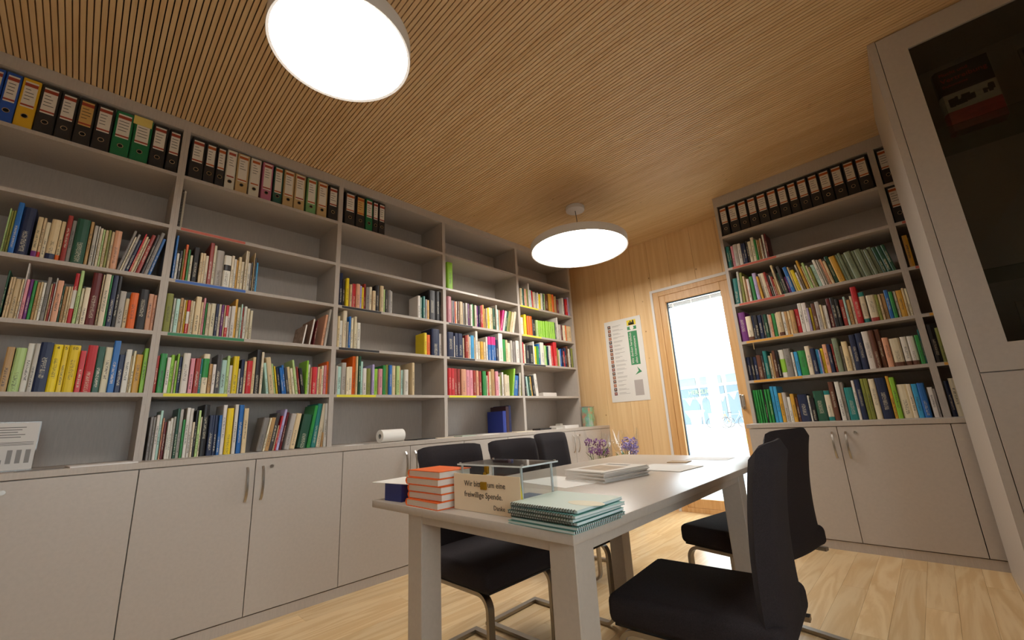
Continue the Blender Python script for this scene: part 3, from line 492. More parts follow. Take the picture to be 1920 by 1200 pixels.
'L43': '3.361 0.0209 0.197 0 w;3.384 0.0315 0.201 0 i;3.421 0.0372 0.239 0 y;3.48 0.0422 0.232 0 o;3.523 0.0439 0.235 0 o;3.572 0.0501 0.202 0 k;3.625 0.0339 0.2 0 L;3.662 0.0319 0.203 0 l;3.695 0.0322 0.205 0 l;3.728 0.0325 0.206 0 l;3.762 0.0328 0.208 0 l;3.796 0.0332 0.209 0 l;3.83 0.0335 0.211 0 l;3.865 0.0338 0.213 0 l;3.9 0.0341 0.214 0 l;3.935 0.0345 0.216 0 l;3.973 0.0205 0.214 0 E;3.995 0.03 0.23 0 g;4.026 0.0189 0.287 0 w;4.057 0.0446 0.202 0 g;4.105 0.0322 0.203 0 m;4.141 0.0456 0.202 0 i;4.19 0.0217 0.209 0 o;4.213 0.0252 0.2 0 c;4.239 0.0738 0.204 0 c',
'L42': '3.37 0.0157 0.239 0 r;3.387 0.0283 0.218 0 i;3.424 0.0574 0.211 0 k;3.483 0.0628 0.217 0 k;3.548 0.0218 0.265 0 w;3.571 0.0316 0.211 0 y;3.605 0.0382 0.215 0 e;3.645 0.0296 0.248 0 b;3.68 0.0638 0.268 0 w;3.749 0.0259 0.239 0 L;3.777 0.0261 0.236 0 e;3.805 0.0188 0.232 0 n;3.828 0.0455 0.244 0 w;3.875 0.0336 0.245 0 r;3.919 0.0633 0.294 0 r;3.987 0.0296 0.229 0 v;4.021 0.0179 0.206 0 i;4.041 0.0251 0.221 0 b;4.071 0.0283 0.224 0 n;4.102 0.0234 0.197 0 r;4.127 0.0391 0.242 0 n;4.168 0.0291 0.265 0 u;4.2 0.0398 0.235 0 w;4.242 0.0297 0.238 0 d;4.273 0.0374 0.248 0 v',
'L41': '3.384 0.0312 0.231 -6.1 k;3.417 0.0356 0.213 -6.1 T;3.454 0.0276 0.214 -6.1 E;3.484 0.0253 0.217 -6.1 Y;3.513 0.0453 0.23 -6.1 k;3.56 0.0477 0.248 -6.1 w',
'R4': '-1.122 0.0247 0.219 0 t;-1.097 0.011 0.216 0 E;-1.084 0.0244 0.213 0 f;-1.059 0.038 0.217 0 g;-1.021 0.0275 0.214 0 w;-0.991 0.0176 0.207 0 n;-0.973 0.022 0.204 0 n;-0.951 0.0173 0.218 0 d;-0.933 0.0261 0.206 0 i;-0.906 0.025 0.238 0 i;-0.88 0.0175 0.206 0 e;-0.861 0.0081 0.201 0 c;-0.852 0.013 0.197 0 U;-0.836 0.0129 0.206 0 i;-0.822 0.0086 0.191 0 u;-0.812 0.0142 0.233 0 w;-0.796 0.017 0.236 0 m',
'R3': '-1.126 0.0453 0.249 2.4 t;-1.079 0.0193 0.305 1.9 g;-1.059 0.0239 0.29 1.8 v;-1.029 0.017 0.249 0.4 c;-1.011 0.013 0.223 0.2 s;-0.998 0.0195 0.213 -0 w;-0.976 0.0309 0.232 -0.5 e;-0.941 0.0305 0.256 -1.5 P;-0.903 0.017 0.214 -3.5 Y;-0.882 0.018 0.238 -4.5 w;-0.864 0.0253 0.237 -4.7 i;-0.838 0.0184 0.239 -4.9 M;-0.817 0.0157 0.206 -5.4 k;-0.801 0.0091 0.199 -5.6 w;-0.79 0.0156 0.182 -6.1 M;-0.774 0.0119 0.156 -6.4 U;-0.761 0.0161 0.286 -6.7 c;-0.743 0.01 0.266 -7 d;-0.733 0.0152 0.206 -7.2 E;-0.717 0.0222 0.262 -7.4 d;-0.694 0.0203 0.154 -7.7 p;-0.673 0.0277 0.24 -7.9 b;-0.642 0.0137 0.235 -8.5 c;-0.625 0.0248 0.197 -8.5 y;-0.599 0.0135 0.167 -8.5 w;-0.584 0.0134 0.24 -8.5 g;-0.564 0.0166 0.272 -8.5 Y;-0.542 0.0092 0.209 -8.5 c;-0.532 0.0174 0.237 -8.5 L;-0.514 0.014 0.206 -8.5 i;-0.499 0.0172 0.187 -8.5 v;-0.48 0.0238 0.202 -8.5 T;-0.455 0.0202 0.24 -8.5 w;-0.431 0.0117 0.232 -8.5 g;-0.418 0.0077 0.231 -8.5 w;-0.41 0.0176 0.233 -8.5 s;-0.391 0.0181 0.208 -8.5 c;-0.372 0.0261 0.244 -8.5 E;-0.344 0.0417 0.227 -8.5 Y;-0.301 0.0168 0.233 -8.5 V;-0.283 0.0183 0.241 -8.5 V;-0.264 0.0212 0.223 -8.5 V;-0.243 0.0416 0.233 -8.5 V;-0.199 0.0191 0.232 -8.5 V;-0.18 0.0405 0.234 -8.5 V;-0.138 0.0128 0.227 -8.5 V;-0.124 0.0229 0.218 -8.5 V;-0.101 0.0247 0.232 -8.5 V;-0.075 0.0253 0.222 -8.5 E;-0.049 0.0279 0.22 -8.5 E;-0.02 0.0225 0.22 -8.5 E',
'R2': '-1.126 0.0601 0.269 0 p;-1.065 0.0443 0.222 0 i bu;-1.019 0.0171 0.221 0 n;-1.001 0.0276 0.221 0 k;-0.972 0.0299 0.216 0 n;-0.94 0.0159 0.213 0 d;-0.923 0.0239 0.213 0 E;-0.898 0.0157 0.208 0 w;-0.881 0.0181 0.202 0 s;-0.86 0.0226 0.208 0 e;-0.836 0.0118 0.204 0 i;-0.824 0.0388 0.211 0 c bu;-0.783 0.0209 0.206 0 w;-0.761 0.0183 0.203 0 U;-0.742 0.0189 0.203 0 c;-0.721 0.0306 0.205 0 U;-0.689 0.0285 0.208 0 r;-0.659 0.0275 0.253 0 w;-0.63 0.0295 0.248 0 w;-0.599 0.0114 0.198 0 P;-0.585 0.0145 0.198 0 y;-0.568 0.0272 0.228 0 u;-0.54 0.0285 0.237 0 g;-0.51 0.0135 0.205 0 c;-0.495 0.0119 0.198 0 w;-0.482 0.0164 0.192 0 w;-0.462 0.026 0.243 0 m;-0.436 0.0292 0.245 0 k;-0.406 0.0207 0.226 0 k;-0.38 0.0267 0.215 0 M;-0.352 0.014 0.234 0 T;-0.337 0.0232 0.204 0 U;-0.312 0.0168 0.23 0 i;-0.294 0.0363 0.297 0 r;-0.256 0.0357 0.244 0 i tt;-0.214 0.0496 0.209 0 i bM;-0.162 0.0167 0.202 0 v;-0.144 0.0142 0.2 0 c;-0.129 0.0226 0.202 0 U;-0.105 0.0224 0.224 0 b;-0.081 0.0208 0.204 0 e;-0.057 0.0146 0.203 0 w;-0.042 0.0339 0.204 0 Y;-0.007 0.0134 0.213 0 c;0.008 0.0131 0.206 0 i',
'R1': '-1.126 0.0319 0.208 0 n;-1.093 0.0232 0.206 0 k;-1.069 0.0258 0.203 0 n;-1.041 0.0384 0.216 0 u;-1.002 0.0155 0.207 0 d;-0.984 0.0307 0.243 0 t;-0.952 0.019 0.199 0 i;-0.931 0.0143 0.219 0 U;-0.916 0.0243 0.238 0 u;-0.889 0.0186 0.23 0 k;-0.869 0.0414 0.235 0 w l;-0.827 0.0451 0.239 0 a;-0.776 0.016 0.202 0 w;-0.757 0.0257 0.202 0 B;-0.731 0.052 0.206 0 e;-0.675 0.034 0.237 0 i;-0.639 0.0302 0.211 0 n;-0.607 0.0199 0.2 0 B;-0.586 0.0099 0.193 0 P;-0.574 0.0197 0.203 0 y;-0.553 0.026 0.232 0 s;-0.525 0.0218 0.226 0 n;-0.5 0.0151 0.228 0 M;-0.484 0.0349 0.268 0 V;-0.447 0.0148 0.202 0 a;-0.429 0.0357 0.233 0 c;-0.392 0.0161 0.193 0 w;-0.374 0.0381 0.276 0 n;-0.334 0.0374 0.281 0 n;-0.294 0.0414 0.288 0 w;-0.251 0.0301 0.289 0 u;-0.219 0.0283 0.291 0 u;-0.187 0.0351 0.221 0 s;-0.149 0.0573 0.207 0 i bu;-0.088 0.035 0.21 0 w bu;-0.052 0.0386 0.209 0 w bu;-0.009 0.0217 0.208 0 e;0.014 0.0073 0.246 0 t',
'Rc': '-1.126 0.0067 0.283 0 e;-1.118 0.0195 0.283 0 e;-1.096 0.0155 0.281 0 e;-1.079 0.0135 0.282 0 e;-1.063 0.0172 0.283 0 e;-1.044 0.0114 0.281 0 k;-1.029 0.017 0.282 0 e;-1.01 0.0206 0.282 0 e;-0.986 0.0241 0.303 0 B;-0.96 0.0257 0.301 0 B;-0.931 0.0254 0.243 0 Y;-0.904 0.0305 0.245 0 g;-0.871 0.023 0.205 0 w;-0.846 0.0263 0.228 0 Y;-0.818 0.0208 0.197 0 u;-0.796 0.0632 0.218 0 n;-0.731 0.0134 0.205 0 w;-0.716 0.0283 0.185 0 k;-0.686 0.0685 0.237 0 E;-0.614 0.0382 0.235 0 i tt;-0.574 0.0314 0.299 0 u;-0.531 0.0276 0.296 0 w;-0.503 0.0187 0.289 0 g;-0.48 0.053 0.246 0 t;-0.427 0.017 0.296 0 w;-0.408 0.0336 0.3 0 n;-0.372 0.0196 0.302 0 v;-0.352 0.0238 0.302 0 v;-0.325 0.036 0.296 0 i;-0.287 0.0599 0.298 0 n;-0.224 0.0183 0.307 0 Y;-0.205 0.0274 0.295 0 l;-0.175 0.0514 0.24 0 i;-0.123 0.0247 0.238 0 i;-0.097 0.0293 0.236 0 B;-0.066 0.0368 0.239 0 b;-0.02 0.0267 0.206 0 w;0.008 0.0093 0.193 0 a',
}
ORD1 = ['', 'first', 'second', 'third', 'fourth', 'fifth', 'sixth', 'seventh', 'eighth', 'ninth', 'tenth', 'eleventh', 'twelfth', 'thirteenth', 'fourteenth', 'fifteenth', 'sixteenth', 'seventeenth', 'eighteenth', 'nineteenth']
TENS = {20: ('twentieth', 'twenty'), 30: ('thirtieth', 'thirty'), 40: ('fortieth', 'forty'), 50: ('fiftieth', 'fifty')}
def ordinal(n):
    if n < 20: return ORD1[n]
    a, b = TENS[n//10*10]
    return a if n % 10 == 0 else b + '-' + ORD1[n % 10]
SHELF = {'5': 'top shelf', '4': 'second shelf down', '3': 'third shelf down', '2': 'fourth shelf down', '1': 'fifth shelf down', 'c': 'worktop row'}
BAYN = {'0': 'leftmost bay', '1': 'second bay of long bookcase', '2': 'third bay of long bookcase', '3': 'fourth bay of long bookcase', '4': 'corner bay of long bookcase'}
BAYN['0'] = 'leftmost bay of left bookcases'
def place(o, left, a, z, lean, w, set_back):
    th = R(lean)
    if left: o.location = (XB - set_back, a, z + (w*math.sin(th) if th > 0 else 0)); o.rotation_euler = (-th, 0, 0)
    else: o.location = (a, YB + set_back, z + (w*math.sin(th) if th > 0 else 0)); o.rotation_euler = (-th, 0, R(-90))
bcol = {}
def plain(code):
    if code not in bcol: bcol[code] = mat('band_'+NAMEC[code].replace(' ', '_').replace('-', '_'), HEX[code], .42)
    return bcol[code]
rng = random.Random(11)
counts = {}
for rk, txt in ROWS.items():
    left = rk[0] == 'L'; lv = rk[-1]; z0 = (ZL if left else ZR)[lv]
    where = SHELF[lv] + ', ' + (BAYN[rk[1]] if left else 'bookcase beside glass door')
    prev_kind = None
    for i, e in enumerate(txt.split(';')):
        q = e.split(); a, w, h, lean = (float(v) for v in q[:4]); code = q[4]; band = q[5] if len(q) > 5 else ''
        D = min(.72*h, .23) * rng.uniform(.92, 1.0); D = max(D, .13)
        h -= .0006
        if w > .030: kind = 'hardcover_book'
        elif w < .0125: kind = 'booklet'
        else: kind = 'paperback_book'
        counts[kind] = counts.get(kind, 0) + 1
        t_ = .0028 if kind == 'hardcover_book' else .0006
        t_ = min(t_, w*.2)
        bulge = .0045 if kind == 'hardcover_book' else .0012
        W = w - .0006
        poly = [(-D, 0), (-.002, 0), (bulge*.7, W*.18), (bulge, W*.5), (bulge*.7, W*.82), (-.002, W), (-D, W), (-D, W-t_), (-.004, W-t_), (-.004, t_), (-D, t_)]
        me = MB().prism(poly, 0, h).mesh(kind)
        o = link(kind, me, COVER if kind == 'hardcover_book' else CARD)
        c = lin(HEX[code]); j = rng.uniform(.88, 1.06); o.color = (min(c[0]*j, 1), min(c[1]*j*rng.uniform(.97, 1.03), 1), min(c[2]*j, 1), 1)
        place(o, left, a, z0, lean, W, rng.uniform(.012, .030))
        s = .004 if kind == 'hardcover_book' else .0004
        bx('page_block', PAGES, o, -D+s, t_+.0001, s, -.0042, W-t_-.0001, h-s)
        def bandbox(zf0, zf1, cc):
            MB().prism([(-.0022, -.0003), (bulge*.7+.0004, W*.18), (bulge+.0004, W*.5), (bulge*.7+.0004, W*.82), (-.0022, W+.0003)], h*zf0, h*zf1).build('spine_band', plain(cc), o)
        if band == 'w': bandbox(.30, .66, 'w')
        elif band == 'k': bandbox(.52, .70, 'k')
        elif band == 'l': bandbox(.18, .66, 'l')
        elif band[:1] == 'b': bandbox(.004, .15, band[1])
        elif band == 'tt': bandbox(.004, .13, 't'); bandbox(.86, .996, 't')
        elif band[:1] == 't': bandbox(.40 if band[1] == 'e' else .66, .88 if band[1] == 'e' else .997, band[1])
        size = 'thick' if w > .038 else ('slim' if w < .016 else ('tall' if h > .265 else 'small' if h < .2 else 'medium'))
        noun = {'hardcover_book': 'hardback', 'paperback_book': 'paperback', 'booklet': 'booklet'}[kind]
        pose = 'leaning ' if abs(lean) > 2 else ''
        tag(o, f'{pose}{size} {NAMEC[code]} {noun}, {ordinal(i+1)} from left, {where}', 'book', 'books on ' + where)
        if rk == 'L01' and code == 'y':
            nm = {5: '4', 6: '5', 7: '10'}.get(i)
            if nm:
                tm = link('volume_number', text_mesh(nm, .022, INK, 'CENTER'), None, o); tm.location = (bulge+.0005, W*.5, h*.90); tm.rotation_euler = (R(90), 0, R(90))
print('BOOKS', counts)

# ------------------------------------------------------------------ lever-arch binders
RING = mat('binder_ring', 'c8c4bc', .25, metal=1.0); HOLE = mat('binder_hole', '0c0b0b', .9)
BC = {'k': ('black', '232021'), 'B': ('blue', '1f4fa8'), 'Y': ('yellow', 'd9a91e'), 'G': ('green', '0f6a3e'), 'w': ('white', 'c9c4b4'), 't': ('tan', 'b89a6a'), 'p': ('pink', 'b0647e'), 'D': ('dark green', '1f4f43'), 'g': ('mottled green', '6d9a63')}
LABT = {'r': mat('label_band_red', '9a3a22', .6), 'o': mat('label_band_orange', 'b0561e', .6)}
LW = mat('binder_label', 'd9d0c2', .7); LT = mat('binder_label_tan', 'c99f5a', .7)
def binder(left, a, w, z, code, label, band='r', tan=False, long=False, group='binders'):
    D, h = .285, .300
    o = tag(empty('lever_arch_binder'), label, 'binder', group); place(o, left, a, z, 0, w, .012)
    m = mat('binder_'+BC[code][0].replace(' ', '_'), BC[code][1], .55); W = w-.001
    t_ = .003
    MB().prism([(-D, 0), (-.004, 0), (0, .004), (0, W-.004), (-.004, W), (-D, W), (-D, W-t_), (-.006, W-t_), (-.006, t_), (-D, t_)], 0, h).build('cover', m, o)
    bx('paper_block', PAGES, o, -D+.02, t_+.003, .006, -.04, W-t_-.003, h-.012)
    lw0, lw1 = W*.14, W*.86; z0, z1 = (.125, .283) if not long else (.085, .292)
    lb = bx('label', LT if tan else LW, o, 0, lw0, z0, .0006, lw1, z1)
    bx('label_band', LABT[band], lb, .0006, lw0, z1-.030, .0010, lw1, z1-.010); bx('label_band', LABT[band], lb, .0006, lw0, z0+.008, .0010, lw1, z0+.018)
    mb = MB(); rr = random.Random(int(a*1000)+int(z*100))
    for k in range(4):
        zz = z1-.05-.02*k
        if zz > z0+.025: mb.box(.0006, lw0+.006, zz, .0009, lw0+.006+(lw1-lw0-.012)*rr.uniform(.5, 1), zz+.0035)
    mb.build('label_writing', INK, lb)
    zr = .072 if not long else .06
    MB().lathe([(.0105, 0), (.0135, 0), (.0135, .0022), (.0105, .0022)], 20, caps=False).build('finger_ring', RING, o).matrix_local = Matrix.Translation((.0002, W/2, zr)) @ Matrix.Rotation(R(90), 4, 'Y')
    MB().cyl((0, W/2, zr), .0104, .0009, 16, 'x').build('finger_hole', HOLE, o)
for i, (a, w, c) in enumerate([(-.565, .05, 'B'), (-.512, .056, 'B'), (-.454, .067, 'Y'), (-.385, .074, 'k'), (-.309, .067, 'k'), (-.239, .071, 'k'), (-.165, .075, 'k'), (-.086, .082, 'G'), (-.001, .085, 'G'), (.087, .073, 'k'), (.167, .062, 'k')]):
    lab = {0: 'blue binder cut by the left edge, top shelf', 1: 'blue binder next to the yellow one, top shelf', 2: 'yellow lever-arch binder on the top shelf of leftmost bay', 7: 'green binder without note, top shelf of leftmost bay', 8: 'green binder with a yellow note stuck on top'}.get(i)
    lab = lab or f'{BC[c][0]} binder, {ordinal(i+1)} from left, top shelf of leftmost bay'
    binder(True, a, w, ZL['5'], c, lab, 'r', tan=i == 5, group='binders in leftmost bay')
nt_ = bx('sticky_note', mat('yellow_note', 'd9c26a', .7), None, XB-.0105, -.008, ZL['5']+.250, XB-.0085, .078, ZL['5']+.308, bevel=0)
tag(nt_, 'yellow note stuck on the top of a green binder', 'note')
for i, (a, w, c) in enumerate([(.283, .076, 'k'), (.362, .06, 'k'), (.426, .051, 'k'), (.481, .058, 'w'), (.543, .074, 't'), (.624, .066, 'w'), (.702, .068, 'p'), (.778, .062, 'D'), (.846, .073, 't'), (.923, .076, 't'), (1.011, .074, 'g'), (1.094, .075, 't'), (1.179, .076, 'k')]):
    binder(True, a, w, ZL['5'], c, f'{BC[c][0]} binder, {ordinal(i+1)} from left, top shelf of second bay', 'o' if i % 3 else 'r', long=c not in 'k', group='binders in second bay')
for i, (a, w, c) in enumerate([(1.314, .089, 'k'), (1.409, .079, 'k'), (1.494, .064, 'G'), (1.561, .049, 'k'), (1.615, .06, 'k')]):
    binder(True, a, w, ZL['5'], c, f'{BC[c][0]} binder, {ordinal(i+1)} from left, top shelf of third bay', 'o' if i < 2 else 'r', tan=i == 1, group='binders in third bay')
for i, (a, w) in enumerate([(-1.118, .07), (-1.04, .079), (-.956, .081), (-.872, .076), (-.793, .083), (-.707, .08), (-.624, .076), (-.545, .069), (-.472, .076), (-.392, .074), (-.315, .081), (-.231, .079), (-.148, .077), (-.068, .077)]):
    binder(False, a, w, ZR['5'], 'k', f'black binder, {ordinal(i+1)} from left, top shelf of bookcase beside door', 'o', group='binders beside the glass door')
binder(False, .066, .078, ZR['5'], 'k', 'black binder right of the upright, top shelf by the cupboard', 'o', group='binders beside the glass door')
binder(False, .066, .078, ZR['4'], 'k', 'black binder on second shelf, half hidden by display cupboard', 'o', group='binders beside the glass door')
for a, w, h, lv, c, lab in ((.075, .028, .25, '3', 'Y', 'golden patterned paperback beside the display cupboard, third shelf down'), (.066, .035, .27, '1', 'k', 'black hardback beside the display cupboard, fifth shelf down'), (.102, .024, .24, '1', 'v', 'olive paperback partly hidden by display cupboard, fifth shelf down'), (.070, .022, .24, 'c', 'n', 'navy paperback beside the display cupboard, worktop row'), (.094, .03, .255, 'c', 'i', 'ivory paperback partly hidden by display cupboard, worktop row')):
    me = MB().prism([(-.16, 0), (0, 0), (.002, w/2), (0, w), (-.16, w), (-.16, w-.001), (-.003, w-.001), (-.003, .001), (-.16, .001)], 0, h).mesh('paperback_book')
    o = link('paperback_book', me, CARD); o.color = lin(HEX[c]); place(o, False, a, ZR[lv], 0, w, .02); tag(o, lab, 'book', 'books right of the upright')
    bx('page_block', PAGES, o, -.158, .0011, .001, -.0031, w-.0011, h-.001)


# ------------------------------------------------------------------ meeting table
TZ = .75
tab = tag(empty('meeting_table', (-1.526, .790, 0), R(1.02)), 'greige meeting table with square legs in the room centre', 'table')
TW, TL = .897, 1.816
TOPM = mat('table_laminate', 'b5a99c', .30, noise=.03, scale=(80, 80, 80))
bx('table_top', TOPM, tab, 0, 0, .726, TW, TL, TZ, bevel=.003, seg=2, smooth=True)
LX0, LX1, LY0, LY1 = .205, .882, .022, 1.305
for lx in (LX0, LX1-.076):
    for ly in (LY0, LY1-.076): bx('leg', TOPM, tab, lx, ly, 0, lx+.076, ly+.076, .7255, bevel=.002, seg=1)
for c in ((LX0+.076, LY0+.004, LX1-.076, LY0+.03), (LX0+.076, LY1-.03, LX1-.076, LY1-.004), (LX0+.004, LY0+.076, LX0+.03, LY1-.076), (LX1-.03, LY0+.076, LX1-.004, LY1-.076)): bx('apron', TOPM, tab, c[0], c[1], .698, c[2], c[3], .7255)

# ------------------------------------------------------------------ upholstered cantilever chairs (front = +x)
def chair_parts():
    # seat cushion
    bm = bmesh.new(); nx, ny = 12, 12
    def P(u, v, top):
        x = -.235 + .50*u; y = (-.5+v)*.43
        e = min(min(u, 1-u)*6, 1)*min(min(v, 1-v)*6, 1)
        z = .462 + .012*e - .012*max(0, u-.8)*5 if top else .385 + .01*(1-min(1, 5*(1-u)))
        return x, y, z
    ms = MB().box(-.235, -.21, .385, .245, .21, .470).mesh('seat', FABRIC, bevel=.026, seg=4, smooth=True)
    bm.free()
    # backrest: waisted, slightly curved slab
    v, f = [], []; NU, NV = 11, 15; th = .055
    for side in (0, 1):
        for j in range(NV):
            t = j/(NV-1); z = .385 + .52*t
            half = .198 + .010*abs(2*t-1.0)**2 - .004
            xm = -.212 - .020*t - .026*t*t + .014*math.sin(math.pi*t)
            for i in range(NU):
                s = -1 + 2*i/(NU-1)
                rr = 1.0
                if t > .94: rr = 1 - .035*((t-.94)/.06)**2
                y = half*s*rr; x = xm + .018*s*s
                edge = min(1, (1-abs(s))*9) ** .5 * min(1, max(0, (1-t))*16 + .02) ** .5 * min(1, t*16 + .25) ** .5
                x += (th/2 if side else -th/2)*edge
                zz = z - (.012*abs(s)**6 if t > .9 else 0)
                v.append((x, y, zz))
    n = NU*NV
    for side in (0, 1):
        for j in range(NV-1):
            for i in range(NU-1):
                a = side*n + j*NU + i; q = (a, a+1, a+NU+1, a+NU); f.append(q if side else tuple(reversed(q)))
    ring = [i for i in range(NU)] + [j*NU+NU-1 for j in range(1, NV)] + [(NV-1)*NU+i for i in reversed(range(NU-1))] + [j*NU for j in reversed(range(1, NV-1))]
    for k in range(len(ring)): a, b = ring[k], ring[(k+1) % len(ring)]; f.append((a, b, b+n, a+n))
    mb = MB(); mb.v, mb.f = v, f; mbk = mb.mesh('backrest', FABRIC, smooth=True)
    # flat-tube cantilever side frames
    sides = []
    for sy in (-1, 1):
        p2 = [(-.235, .372)] + arc(.165, .372-.055, .055, 90, 8, 8) + arc(.165+.012, .011+.045, .045, -2, -90, 7) + [(-.31, .011)]
        sides.append(MB().sweep([(x, sy*.178, z) for x, z in p2], .030, .014).mesh('side_frame', DSTEEL, smooth=True))
    bar = MB().box(-.31, -.163, .004, -.282, .163, .018).mesh('floor_bar', DSTEEL)
    cross = MB().box(-.05, -.163, .364, -.02, .163, .378).box(.12, -.163, .364, .15, .163, .378).mesh('seat_support', DSTEEL)
    pad = MB().box(-.20, -.19, .3795, .23, .19, .386).mesh('seat_plate', mat('seat_plate_black', '1a1819', .7))
    scr = MB().cyl((.10, .196, .382), .005, .004, 10, 'y').cyl((-.12, .196, .382), .005, .004, 10, 'y').cyl((.10, -.2, .382), .005, .004, 10, 'y').cyl((-.12, -.2, .382), .005, .004, 10, 'y').mesh('screw', STEEL)
    return [('seat', ms), ('backrest', mbk), ('side_frame', sides[0]), ('side_frame', sides[1]), ('floor_bar', bar), ('seat_support', cross), ('seat_plate', pad)]
CH = chair_parts()
for x, y, rz, lab in ((-1.545, 1.345, 0, 'charcoal cantilever chair nearest the bookcase wall, behind the orange books'), (-1.545, 1.795, 1, 'charcoal cantilever chair in the middle of the bookcase side'), (-1.93, 2.60, 2, 'charcoal cantilever chair pushed back farthest along the bookcase side'),
                      (-.62, 1.45, 185, 'charcoal cantilever chair in the right foreground, seat facing the table'), (-.74, 2.31, 169, 'charcoal cantilever chair on the right side nearer the glass door')):
    c = tag(empty('cantilever_chair', (x, y, 0), R(rz)), lab, 'chair', 'chairs around the meeting table')
    for nm, me in CH: link(nm, me, None, c)

# ------------------------------------------------------------------ things on the table
OR = mat('orange_cloth', 'e8661e', .5); WPG = mat('bright_pages', 'd9d0c2', .8, noise=.06, scale=(20, 20, 900)); SPN = mat('orange_spine', 'b8381c', .5)
for k in range(5):
    b = tag(empty('hardcover_book', (-1.315+.004*((k*7) % 3-1), .806+.003*((k*5) % 3-1), TZ+.0224*k), R(-1+.8*((k*3) % 4))), f'orange hardback with white pages, {["bottom", "second from bottom", "middle", "second from top", "topmost"][k]} of the stack on the table', 'book', 'stack of orange books')
    MB().prism([(0.006, 0), (.186, 0), (.186, .002), (.006, .002), (.002, .008), (.002, .014), (.006, .020), (.186, .020), (.186, .022), (.006, .022), (0, .016), (-.002, .011), (0, .006)], 0, .125, 'y').build('cover', OR, b)
    bx('page_block', WPG, b, .004, .003, .0022, .182, .122, .0198)
# blue box with a loose sheet on it at the table's left end
nb = tag(empty('card_box', (-1.478, .815, TZ), R(4)), 'dark blue card box at the left end of the table', 'box')
NB = mat('navy_card', '1c2768', .5)
MB().box(0, 0, 0, .10, .16, .003).box(0, 0, .003, .003, .16, .058).box(.097, 0, .003, .10, .16, .058).box(.003, 0, .003, .097, .003, .058).box(.003, .157, .003, .097, .16, .058).build('box_body', NB, nb)
bx('box_rim', mat('navy_card_rim', '24307a', .5), nb, .003, .003, .040, .097, .157, .046)
sh = tag(bx('paper_sheet', PAPER, None, 0, 0, 0, .21, .15, .0012), 'white sheet lying across the dark blue box', 'paper'); sh.location = (-1.545, .800, TZ+.0588); sh.rotation_euler = (0, 0, R(8))
# acrylic donation box with sign and padlock clasp
ab = tag(empty('donation_box', (-1.11, .868, TZ), R(1)), 'clear acrylic donation box holding banknotes on the table', 'box')
bw, bd, bh = .272, .150, .135
for nm, c in (('floor_sheet', (0, 0, 0, bw, bd, .004)), ('front_sheet', (0, 0, .004, bw, .004, bh-.008)), ('rear_sheet', (0, bd-.004, .004, bw, bd, bh-.008)), ('side_sheet', (0, .004, .004, .004, bd-.004, bh-.008)), ('side_sheet', (bw-.004, .004, .004, bw, bd-.004, bh-.008)), ('lid_sheet', (-.004, -.004, bh-.008, bw+.004, bd+.004, bh-.004))): bx(nm, ACRYL, ab, *c)
EDGE = mat('acrylic_edge', 'd9dedd', .15, spec=.8)
for cx in (.0005, bw-.0095):
    for cy in (.0045, bd-.0135): bx('corner_post', ACRYL if False else mat('acrylic_post', 'c9cecd', .12, spec=.8), ab, cx+.004 if cx < .1 else cx-.004, cy, .004, cx+.009 if cx < .1 else cx+.001, cy+.005, bh-.0085)
for cx in (0, bw-.006):
    for cy in (0, bd-.006): MB().cyl((cx+.003, cy+.003, bh-.004), .004, .003, 10).build('lid_screw', STEEL, ab)
MB().box(-.004, -.0045, bh-.0085, bw+.004, -.004, bh-.004).box(bw+.004, -.004, bh-.0085, bw+.0045, bd+.004, bh-.004).box(-.004, bd+.004, bh-.0085, bw+.004, bd+.0045, bh-.004).build('lid_edge', EDGE, ab)
BR = mat('brass', 'b8902e', .3, metal=1.0)
cl = MB().box(.128, -.012, .106, .146, -.0046, .128).box(.131, -.019, .080, .143, -.012, .112).box(.124, -.026, .064, .148, -.012, .086).build('padlock', BR, ab, bevel=.002, seg=1)
sgn = tag(empty('donation_sign', (-1.112, .848, TZ+.001), R(1)), 'cream card sign asking for a donation, propped against the acrylic box', 'sign')
CREAM = mat('cream_card', 'e6cfae', .7)
MB().box(0, 0, 0, .282, .0015, .104).build('card', CREAM, sgn, bevel=.0005, seg=1)
MB().prism([(.0, 0), (.0165, .0), (.0015, .096)], .2795, .281, 'x').build('yellow_side', mat('yellow_card', 'c9b41e', .6), sgn)
for body, sz, xx, zz in (('Wir bitten um eine', .0225, .050, .070), ('freiwillige Spende.', .0225, .050, .040), ('Danke', .0175, .175, .012)):
    o = link('sign_lettering', text_mesh(body, sz, mat('grey_ink', '3a3634', .6)), None, sgn); o.location = (xx, -.0004, zz); o.rotation_euler = (R(90), 0, 0)
# banknotes in the box
rr = random.Random(3)
for k, (c, lab, ps) in enumerate((('d0604e', 'red ten banknote lying at the right end inside the donation box', (.185, .03, .005, 20)), ('e3ded6', 'white envelope on top of the money inside the donation box', (.10, .045, .0235, 12)), ('c8d0c0', 'pale grey banknote at the left inside the donation box', (.03, .02, .005, -8)), ('dcc8a8', 'tan banknote in the middle inside the donation box', (.09, .03, .0085, 5)))):
    nt2 = tag(empty('banknote', (-1.11+ps[0], .868+ps[1], TZ+ps[2]), R(ps[3])), lab, 'banknote', 'money in the donation box')
    q = []
    for j in range(9): q.append((.075*j/8, .010*math.sin(math.pi*j/8)*(1+.3*k)))
    poly = [(x, z) for x, z in q] + [(x, z+.0006) for x, z in reversed(q)]
    MB().prism(poly, 0, .062, 'y').build('note_sheet', mat('note_'+c, c, .6), nt2)
    if k == 0:
        o = link('note_number', text_mesh('10', .026, mat('note_ink', '5a2420', .6)), None, nt2); o.location = (.03, .018, .0112)
